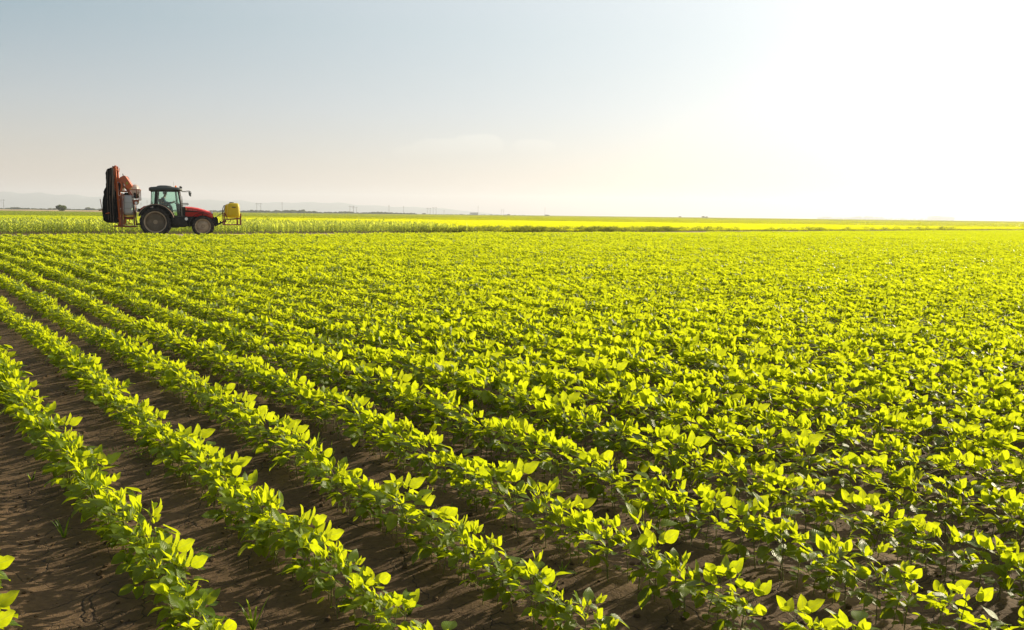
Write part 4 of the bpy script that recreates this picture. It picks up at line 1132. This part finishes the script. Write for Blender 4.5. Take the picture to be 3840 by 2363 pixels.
# ------------------------------------------------------------------ the driver
def skin_mesh(name, verts, edges, radii, root=0, levels=2):
    me = bpy.data.meshes.new(name); me.from_pydata([tuple(v) for v in verts], edges, [])
    o = bpy.data.objects.new(name, me); COL.objects.link(o)
    md = o.modifiers.new('skin', 'SKIN'); md.use_smooth_shade = True
    o.modifiers.new('sub', 'SUBSURF').levels = levels
    sv = me.skin_vertices[0].data
    for i, r in enumerate(radii): sv[i].radius = (r, r) if isinstance(r, float) else r
    sv[root].use_root = True
    dg = bpy.context.evaluated_depsgraph_get(); dg.update()
    out = bpy.data.meshes.new_from_object(o.evaluated_get(dg))
    bpy.data.objects.remove(o); bpy.data.meshes.remove(me)
    return out
def P2(X, Y, y): return q3(X, Y, y)
hip, waist, chest, nk = P2(1085, 765, 0), P2(1082, 735, 0), P2(1092, 690, 0), P2(1118, 650, 0)
V = [hip, waist, chest, nk, P2(1126, 630, 0), P2(1133, 605, 0), P2(1134, 585, 0)]
E = [(0, 1), (1, 2), (2, 3), (3, 4), (4, 5), (5, 6)]
Rr = [(.16, .13), (.15, .12), (.17, .13), .075, .062, (.085, .105), (.08, .095)]
V.append(P2(1150, 612, 0)); E.append((5, 7)); Rr.append(.028)                       # nose and jaw
for sgn in (-1, 1):
    k = len(V)
    V += [P2(1098, 672, sgn * .19), P2(1125, 725, sgn * .25), P2(1200, 742, sgn * .21), P2(1250, 728, sgn * .165), P2(1262, 722, sgn * .15)]
    E += [(2, k), (k, k + 1), (k + 1, k + 2), (k + 2, k + 3), (k + 3, k + 4)]; Rr += [.07, .052, .042, .03, .034]
    for j, dy in enumerate((-.03, -.01, .012, .03)):
        m = len(V); b0 = Vector(P2(1270, 717 + j, sgn * .15 + dy)); V += [tuple(b0), tuple(b0 + Vector((.035, 0, -.012))), tuple(b0 + Vector((.03, 0, -.045)))]
        E += [(k + 4, m), (m, m + 1), (m + 1, m + 2)]; Rr += [.010, .009, .008]
    m = len(V); V += [P2(1262, 712, sgn * .12), P2(1270, 706, sgn * .10)]; E += [(k + 4, m), (m, m + 1)]; Rr += [.012, .010]
    k = len(V)
    V += [P2(1095, 770, sgn * .10), P2(1205, 768, sgn * .15), P2(1235, 860, sgn * .16), P2(1240, 905, sgn * .16), P2(1275, 915, sgn * .17)]
    E += [(0, k), (k, k + 1), (k + 1, k + 2), (k + 2, k + 3), (k + 3, k + 4)]; Rr += [.10, .075, .055, .045, .04]
body = skin_mesh('person', V, E, Rr)
body.materials.clear(); body.materials.append(M_SKIN)
person = link('person', body); person.location, person.rotation_euler = T_POS, (0, 0, T_ROT)
tag(person, 'person in a dark blue jacket sitting at the wheel inside the tractor cab', 'person')
V = [waist, P2(1086, 715, 0), chest, P2(1112, 662, 0)]; E = [(0, 1), (1, 2), (2, 3)]; Rr = [(.185, .15), (.18, .15), (.20, .155), (.10, .09)]
for sgn in (-1, 1):
    k = len(V); V += [P2(1098, 672, sgn * .20), P2(1125, 725, sgn * .255), P2(1195, 742, sgn * .215), P2(1235, 731, sgn * .175)]
    E += [(2, k), (k, k + 1), (k + 1, k + 2), (k + 2, k + 3)]; Rr += [.088, .072, .058, .045]
jk = skin_mesh('jacket', V, E, Rr); jk.materials.clear(); jk.materials.append(M_NAVY); link('jacket', jk, person)
V = [waist, hip]; E = [(0, 1)]; Rr = [(.165, .135), (.18, .14)]
for sgn in (-1, 1):
    k = len(V); V += [P2(1098, 770, sgn * .11), P2(1205, 768, sgn * .15), P2(1235, 860, sgn * .16), P2(1239, 895, sgn * .16)]
    E += [(1, k), (k, k + 1), (k + 1, k + 2), (k + 2, k + 3)]; Rr += [.115, .09, .07, .06]
tr_ = skin_mesh('trousers', V, E, Rr, 1); tr_.materials.clear(); tr_.materials.append(M_TROUS); link('trousers', tr_, person)
b = MB(); c0 = Vector(P2(1130, 592, 0)); bmesh.ops.create_uvsphere(b.bm, u_segments=20, v_segments=12, radius=1.0, matrix=Matrix.Translation(c0 + Vector((-.012, 0, .03))) @ Matrix.Diagonal((.115, .092, .095, 1)))
for v in list(b.bm.verts):
    if v.co.z < c0.z - .03 and v.co.x > c0.x: v.co.x = min(v.co.x, c0.x + .02)
b.build('hair', M_HAIR, person)

# ------------------------------------------------------------------ scrub beside the track
def scrub_mesh(seed):
    R = random.Random(seed); acc = Acc()
    for k in range(150):
        a = R.uniform(0, 6.28); r = R.uniform(0, .5); z = R.uniform(0.0, 0.42) * (1 - r * .6)
        p = np.array([math.cos(a) * r, math.sin(a) * r, z]); d = np.array([math.cos(a) * .6 + R.gauss(0, .4), math.sin(a) * .6 + R.gauss(0, .4), R.uniform(.2, 1.6)])
        leaflet(acc, p, d, (R.gauss(0, .5), R.gauss(0, .5), 1), R.uniform(.08, .20), R.uniform(.012, .045), .2, R.uniform(0, .5), R.random(), (3, 3), R)
    return acc.mesh('scrub', [M_WEED])
SCRUB = variant_collection('scrub_variant', [scrub_mesh(700 + i) for i in range(5)])
A = []
for x in np.arange(-9, 70, 0.22):
    for q in range(4):
        xx = x + rng.uniform(-.15, .15); lim = 1.0 if xx < 14 else max(0.10, 1.0 - (xx - 14) / 9)
        if xx < -5: lim *= max(0.1, (xx + 9) / 4)
        if rng.random() > lim * (0.7 + .3 * math.sin(xx * .9)): continue
        off = -rng.uniform(0.1, 2.4)
        i = min(max(int(np.searchsorted(FE[:, 0], xx)) - 1, 0), len(FE) - 2); dv = FE[i + 1] - FE[i]; dv = dv / np.linalg.norm(dv)
        A.append((xx + dv[1] * off, float(track_y(xx)) - dv[0] * off, 0, rng.uniform(.55, 1.25)))
A = np.array(A); m = len(A); aa = rng.uniform(0, 6.28, m)
mass('roadside_scrub', A[:, :3], np.stack([aa * 0, aa * 0, aa], 1), np.stack([A[:, 3]] * 3, 1), rng.integers(0, 5, m), SCRUB, 'dull olive scrubby weeds along the far side of the dirt track', 'weeds')

# ------------------------------------------------------------------ little weeds standing in the bare soil between the rows
def grass_weed(seed, H):
    R = random.Random(seed); acc = Acc()
    for k in range(R.randint(4, 7)):
        a = R.uniform(0, 6.28); L = H * R.uniform(.6, 1.1); el = R.uniform(.9, 3.0)
        h = np.array([math.cos(a), math.sin(a), 0]); s = np.array([-math.sin(a), math.cos(a), 0]); V = []
        for q in range(6):
            t = q / 5; c = h * L * .45 * t + np.array([0, 0, -0.01 + L * (t * 1.0 - .45 / el * t ** 3)]); w = .0045 * (1 - t ** 2) + .0004
            V += [c - s * w, c + np.array([0, 0, -.001]), c + s * w]
        acc.add(V, GRID[(6, 3)], None, R.uniform(.2, 1))
    return acc.mesh('grass_weed', [M_GRASS])
WEEDS = [(325, 1840, .20, 'tall bent grass weed in the soil gap below the second row'), (300, 1650, .12, 'small grass weed in the soil gap near the left edge'), (410, 1740, .09, 'short pale seedling beside the first row of soybeans'), (395, 1720, .10, 'pale seedling with upright leaf beside the lens of bare soil'),
         (240, 2010, .13, 'thin grass weed standing left of the first row'), (120, 1805, .07, 'tiny seedling in the bare soil left of the first row'), (555, 1785, .06, 'tiny sprout in cracked soil between first and second rows'), (640, 2035, .05, 'low tuft of weed in the middle of the soil gap'),
         (950, 2350, .22, 'broad bladed grass weed at the bottom edge in the soil gap'), (1535, 2290, .09, 'small weed with brown leaf in the bottom soil gap'), (1180, 1690, .22, 'tall upright grass weed between the third and fourth rows'), (1235, 1740, .17, 'leaning grass weed between third and fourth rows'),
         (1680, 1990, .20, 'weed with alternate leaves rising from the gap right of the fourth row'), (2110, 2150, .10, 'small pale grass weed in the dark gap at bottom centre'), (2755, 2200, .16, 'single upright grass blade among soybeans on the right')]
for i, (pxw, pyw, H, lab) in enumerate(WEEDS):
    p = ground_at(pxw, pyw)
    o = link('grass_weed', grass_weed(800 + i, H)); o.location = (p.x, p.y, float(ground_z(p.x, p.y)))
    tag(o, lab, 'weed')
def creeper(seed, R0):
    R = random.Random(seed); acc = Acc()
    for k in range(12):
        a = R.uniform(0, 6.28); n = R.randint(5, 9); p = np.array([R.gauss(0, .04), R.gauss(0, .04), .004])
        for q in range(n):
            a += R.gauss(0, .35); p = p + np.array([math.cos(a), math.sin(a), 0]) * R0 / 8; p[2] = R.uniform(.004, .03)
            for _ in range(2):
                b_ = R.uniform(0, 6.28); leaflet(acc, p, np.array([math.cos(b_), math.sin(b_), R.uniform(.1, .9)]), (0, 0, 1), R.uniform(.015, .028), R.uniform(.006, .011), .2, .2, R.uniform(0, .6), (3, 3), R)
    return acc.mesh('creeping_weed', [M_GRASS])
for i, (pxw, pyw, R0, lab) in enumerate(((480, 1705, .26, 'low creeping weed patch across the soil between the first two rows'), (1830, 2030, .34, 'dark creeping weed patch right of the fourth row near the bottom'), (700, 2080, .10, 'small creeping weed tuft on cracked soil near the bottom'))):
    p = ground_at(pxw, pyw); o = link('creeping_weed', creeper(850 + i, R0)); o.location = (p.x, p.y, float(ground_z(p.x, p.y)))
    tag(o, lab, 'weed')

# ------------------------------------------------------------------ crumbs and clods on the soil
def clod(seed):
    R = random.Random(seed); b = MB(); bmesh.ops.create_icosphere(b.bm, subdivisions=1, radius=1.0)
    for v in b.bm.verts: v.co = Vector((v.co.x * R.uniform(.7, 1.25), v.co.y * R.uniform(.6, 1.1), v.co.z * R.uniform(.4, .8)))
    me = bpy.data.meshes.new('clod'); b.bm.to_mesh(me); b.bm.free(); me.materials.append(M_SOIL); return me
CLODS = variant_collection('clod_variant', [clod(950 + i) for i in range(6)])
A = rng.uniform((-7, 0.4), (8, 10), (16000, 2)); A = A[in_wedge(A, 1.0)]; m = len(A)
sz = 0.003 + 0.016 * rng.random(m) ** 4
mass('soil_clods', np.stack([A[:, 0], A[:, 1], ground_z(A[:, 0], A[:, 1]) + sz * .15], 1), rng.uniform(0, 6, (m, 3)) * (0.1, 0.1, 1), np.stack([sz] * 3, 1), rng.integers(0, 6, m), CLODS, 'small crumbs and clods of dry soil lying between the rows', 'soil clods')

# ------------------------------------------------------------------ far distance
M_HILL = simple('far_hill', (0.10, 0.12, 0.09), 0.95, noise=0.5, nscale=0.0025, c2=(0.06, 0.075, 0.05))
HP = [(-900, 716), (-400, 712), (0, 722), (100, 723), (250, 730), (350, 737), (480, 742), (600, 745), (694, 748), (800, 751), (860, 753), (905, 752), (930, 757), (1000, 760), (1134, 759), (1266, 760), (1321, 767), (1450, 774), (1560, 777), (1632, 780), (1720, 788), (1800, 796), (1900, 806)]
HY = 8200.0
V, ridge = [], []
pxs = np.arange(-900, 1901, 12)
top = np.interp(pxs, [p[0] for p in HP], [p[1] for p in HP])
for pxh, ty in zip(pxs, top):
    hz = 782 + .0122 * pxh
    h = max(0.3, CAM_H + (hz - ty) / FPX * HY * 1.0) * (1 + .012 * math.sin(pxh * .13) + .008 * math.sin(pxh * .31))
    x0 = (pxh - PW / 2) / FPX * HY
    for dy, k in ((-760, -0.02), (-600, .10), (-420, .34), (-210, .70), (0, 1.0), (260, .9), (520, .5)):
        V.append((x0 * (1 + dy / HY * .55), HY + dy, h * k * (1 + .05 * math.sin(pxh * .05 + dy * .02))))
m = len(pxs); Fc = [(i * 7 + j, (i + 1) * 7 + j, (i + 1) * 7 + j + 1, i * 7 + j + 1) for i in range(m - 1) for j in range(6)]
tag(link('hills', mesh_np('hills', V, Fc, [M_HILL])), 'long low hills fading blue grey beyond the plain', 'hills', kind='structure')

M_WHEAT = simple('ripe_wheat', (0.46, 0.34, 0.17), 0.9, noise=0.6, nscale=0.05, c2=(0.36, 0.27, 0.13))
V, Fc = [], []
wx = np.linspace(-520, (660 - PW / 2) / FPX * 565, 60)
for i, x in enumerate(wx):
    for y, z in ((565, 0.0), (566, .45), (700, .50), (930, .55), (1300, .5)): V.append((x * (y / 565), y, z + (0.12 * math.sin(i * 1.7 + y) if z else 0)))
for i in range(len(wx) - 1):
    for j in range(4): Fc.append((i * 5 + j, (i + 1) * 5 + j, (i + 1) * 5 + j + 1, i * 5 + j + 1))
tag(link('wheat_crop', mesh_np('wheat_crop', V, Fc, [M_WHEAT])), 'thin strip of ripe tan wheat beyond the green field at the left', 'wheat crop', kind='stuff')

def crown_mesh(seed, n, size, w, h):
    r = np.random.default_rng(seed); K = 9
    ca = r.uniform(0, 6.28, K); cr = r.uniform(0, .34, K); cz = r.uniform(.25, .75, K); rad = r.uniform(.16, .30, K)
    k = r.integers(0, K, n); v = r.normal(size=(n, 3)); v /= np.linalg.norm(v, axis=1)[:, None]; v *= (rad[k] * r.uniform(.55, 1.05, n))[:, None]
    c = np.stack([np.cos(ca[k]) * cr[k] * w + v[:, 0] * w, np.sin(ca[k]) * cr[k] * w + v[:, 1] * w, np.clip(cz[k] + v[:, 2] * 1.1, .02, 1.1) * h], 1)
    d = r.normal(size=(n, 3)); d /= np.linalg.norm(d, axis=1)[:, None]; e = np.cross(d, r.normal(size=(n, 3))); e /= np.linalg.norm(e, axis=1)[:, None]
    s = size * r.uniform(.6, 1.3, n)[:, None]
    Vv = np.stack([c - d * s, c + e * s * .6, c + d * s, c - e * s * .6], 1).reshape(-1, 3)
    return mesh_np('crown', Vv, np.arange(4 * n).reshape(-1, 4), [M_TREE], {'tone': np.repeat(r.random(n), 4)}, np.zeros((4 * n, 2)), smooth=False)
crowns = [crown_mesh(900 + i, 900, .16, 1.0, 1.0) for i in range(4)]
def trunk_mesh():
    acc = Acc(); tube(acc, [(0, 0, -.05), (.01, 0, .2), (0, .01, .55)], .05, .02, 7)
    for a in (0.4, 2.5, 4.4): tube(acc, [(0, 0, .2), (.12 * math.cos(a), .12 * math.sin(a), .38), (.22 * math.cos(a), .22 * math.sin(a), .6)], .025, .01, 5)
    return acc.mesh('trunk', [M_BARK])
TRK = trunk_mesh()
def bush(name, px_, Y, w, h, lab, cat='bush'):
    p = far_at(px_, Y); o = empty(name, p, rng.uniform(0, 6)); o.scale = (w, w, h); tag(o, lab, cat)
    link('trunk', TRK, o); link('crown', crowns[int(rng.integers(0, 4))], o)
bush('bush', 237, 432, 7.2, 4.2, 'round dark green bush standing alone beside the tan wheat strip')
for px_, Y, w, h, lab in ((945, 1050, 9, 4.5, 'low dark bush right of the yellow tank on the horizon'), (960, 1050, 6, 4.0, 'small bush beside the low dark bush right of the yellow tank'), (1000, 1080, 6, 4.0, 'small round bush by the double pole near the yellow tank'), (1134, 1100, 8, 6.0, 'taller bush rising from the hedge right of the single pole'),
                          (1588, 1300, 7, 3, 'small bush on the horizon before the first pair of thin frames'), (1903, 1500, 7, 3.4, 'small bush on the bare horizon right of the grey buildings'), (2045, 1500, 11, 3, 'pale flat bush on the horizon at the middle of the photo'), (2542, 1700, 8, 3.2, 'lone small bush on the bright horizon'), (2628, 1700, 9, 4, 'first of two round bushes on the bright horizon'), (2641, 1700, 8, 3.6, 'second of two round bushes on the bright horizon'),
                          (335, 1000, 11, 5, 'clump of dark trees left of the sprayer on the horizon'), (352, 1000, 8, 4, 'dark tree beside the clump left of the sprayer')):
    bush('bush', px_, Y, w, h, lab)
TREEC = variant_collection('hedge_variant', crowns)
H = []
for px0, px1, Y, h0, st in ((-300, 1560, 1150, 3.0, 4), (1020, 1190, 1100, 4.5, 3), (1560, 2000, 1500, 1.8, 9), (3060, 3560, 5200, 13.0, 9), (3180, 3300, 5200, 20.0, 8), (3480, 3560, 5200, 24.0, 8)):
    for q in np.arange(px0, px1, st):
        p = far_at(q + rng.uniform(-3, 3), Y + rng.uniform(-30, 30)); h = h0 * (0.55 + .45 * abs(math.sin(q * .021) * math.sin(q * .0073 + 1)) + rng.uniform(-.2, .35))
        H.append((p.x, p.y, -.3, h * rng.uniform(1.8, 3.0), h * 1.15))
H = np.array(H); m = len(H); aa = rng.uniform(0, 6.28, m)
mass('treeline', H[:, :3], np.stack([aa * 0, aa * 0, aa], 1), np.stack([H[:, 3], H[:, 3], H[:, 4]], 1), rng.integers(0, 4, m), TREEC, 'distant low line of hedges and trees along the horizon', 'treeline')

M_POLE = simple('weathered_pole', (0.14, 0.13, 0.12), 0.9)
def pole_single(H):
    b = MB(); b.bar([(0, 0, -.5), (0, 0, H)], .34, 8, .2); b.bar([(-2.2, 0, H * .80), (2.2, 0, H * .80)], .14, 6); b.bar([(-1.5, 0, H * .90), (1.5, 0, H * .90)], .12, 6); return b
def pole_frame(H, gap=6.5):
    b = MB()
    for s in (-1, 1): b.bar([(s * gap / 2, 0, -.5), (s * gap / 2, 0, H)], .34, 8, .24)
    b.bar([(-gap * .85, 0, H * .93), (gap * .85, 0, H * .93)], .22, 6); b.bar([(-gap / 2, 0, H * .9), (gap / 2, 0, H * .6)], .1, 6)
    for x in (-gap * .8, 0, gap * .8): b.bar([(x, 0, H * .93), (x, 0, H * .85)], .12, 6)
    return b
POLES = [('f', 13, 1150, 17, 'faint double pole power pylon at the left edge before the hills'), ('s', 533, 1350, 17, 'thin power pole seen between sprayer and cab'), ('s', 556, 1350, 22, 'taller thin power pole just behind the cab'), ('f', 972, 1150, 16, 'double pole power pylon nearest the yellow tank'), ('s', 1059, 1250, 20, 'single power pole right of the double pole near the yellow tank'),
         ('f', 1318, 1300, 15, 'double pole pylon, left one of the near pair at mid horizon'), ('f', 1330, 1450, 14.5, 'double pole pylon, right one of the near pair at mid horizon'), ('s', 1457, 1400, 19, 'single power pole between the two pairs of pylons'), ('s', 1511, 1500, 18, 'shorter single pole left of the far pair of pylons'),
         ('f', 1605, 1500, 14.5, 'double pole pylon, left one of the far pair'), ('f', 1627, 1500, 16, 'double pole pylon, right one of the far pair'), ('s', 1662, 1700, 11, 'faint short pole right of the far pylons'), ('s', 1789, 1800, 24, 'faint tall pole beside the grey buildings on the horizon'), ('f', 1880, 1900, 16, 'very faint pylon in the glare at mid horizon'), ('s', 2038, 2000, 24, 'very faint pole farthest into the glare')]
for ty, px_, Y, H_, lab in POLES:
    o = (pole_single(H_) if ty == 's' else pole_frame(H_)).build('power_pole', M_POLE); o.location = far_at(px_, Y); o.rotation_euler = (0, 0, -math.atan2((px_ - PW / 2), FPX))
    tag(o, lab, 'power pole', 'power poles along the horizon')
M_BARN = simple('pale_metal_barn', (0.42, 0.43, 0.44), 0.6)
bo = empty('farm_building', far_at(1774, 1700), 0.1); tag(bo, 'pale grey farm building low on the horizon beside a faint pole', 'building')
b = MB(); b.box((0, 0, 2.0), (20, 10, 4.0)); b.build('wall', M_BARN, bo, 0)
b = MB(); b.loft([[(-10.4, -5.6, 4.0), (-10.4, 5.6, 4.0), (-10.4, 0, 6.0)], [(10.4, -5.6, 4.0), (10.4, 5.6, 4.0), (10.4, 0, 6.0)]]); b.build('roof', M_POLE, bo, 0)
# ------------------------------------------------------------------ haze over the plain
hm, nt, out = new_mat('haze_air')
vp = N(nt, 'ShaderNodeVolumePrincipled', {'Color': (0.84, 0.90, 1.0), 'Density': 0.00017, 'Anisotropy': 0.25})
nt.links.new(vp.outputs[0], out.inputs['Volume'])
hb = mesh_np('haze', [(x, y, z) for z in (-1.0, 190.0) for x in (-9400, 9400) for y in (-9400, 9400)],
             [(0, 1, 3, 2), (4, 6, 7, 5), (0, 2, 6, 4), (1, 5, 7, 3), (0, 4, 5, 1), (2, 3, 7, 6)], [hm], smooth=False)
tag(link('haze', hb), 'pale haze lying over the whole plain', 'haze', kind='stuff')
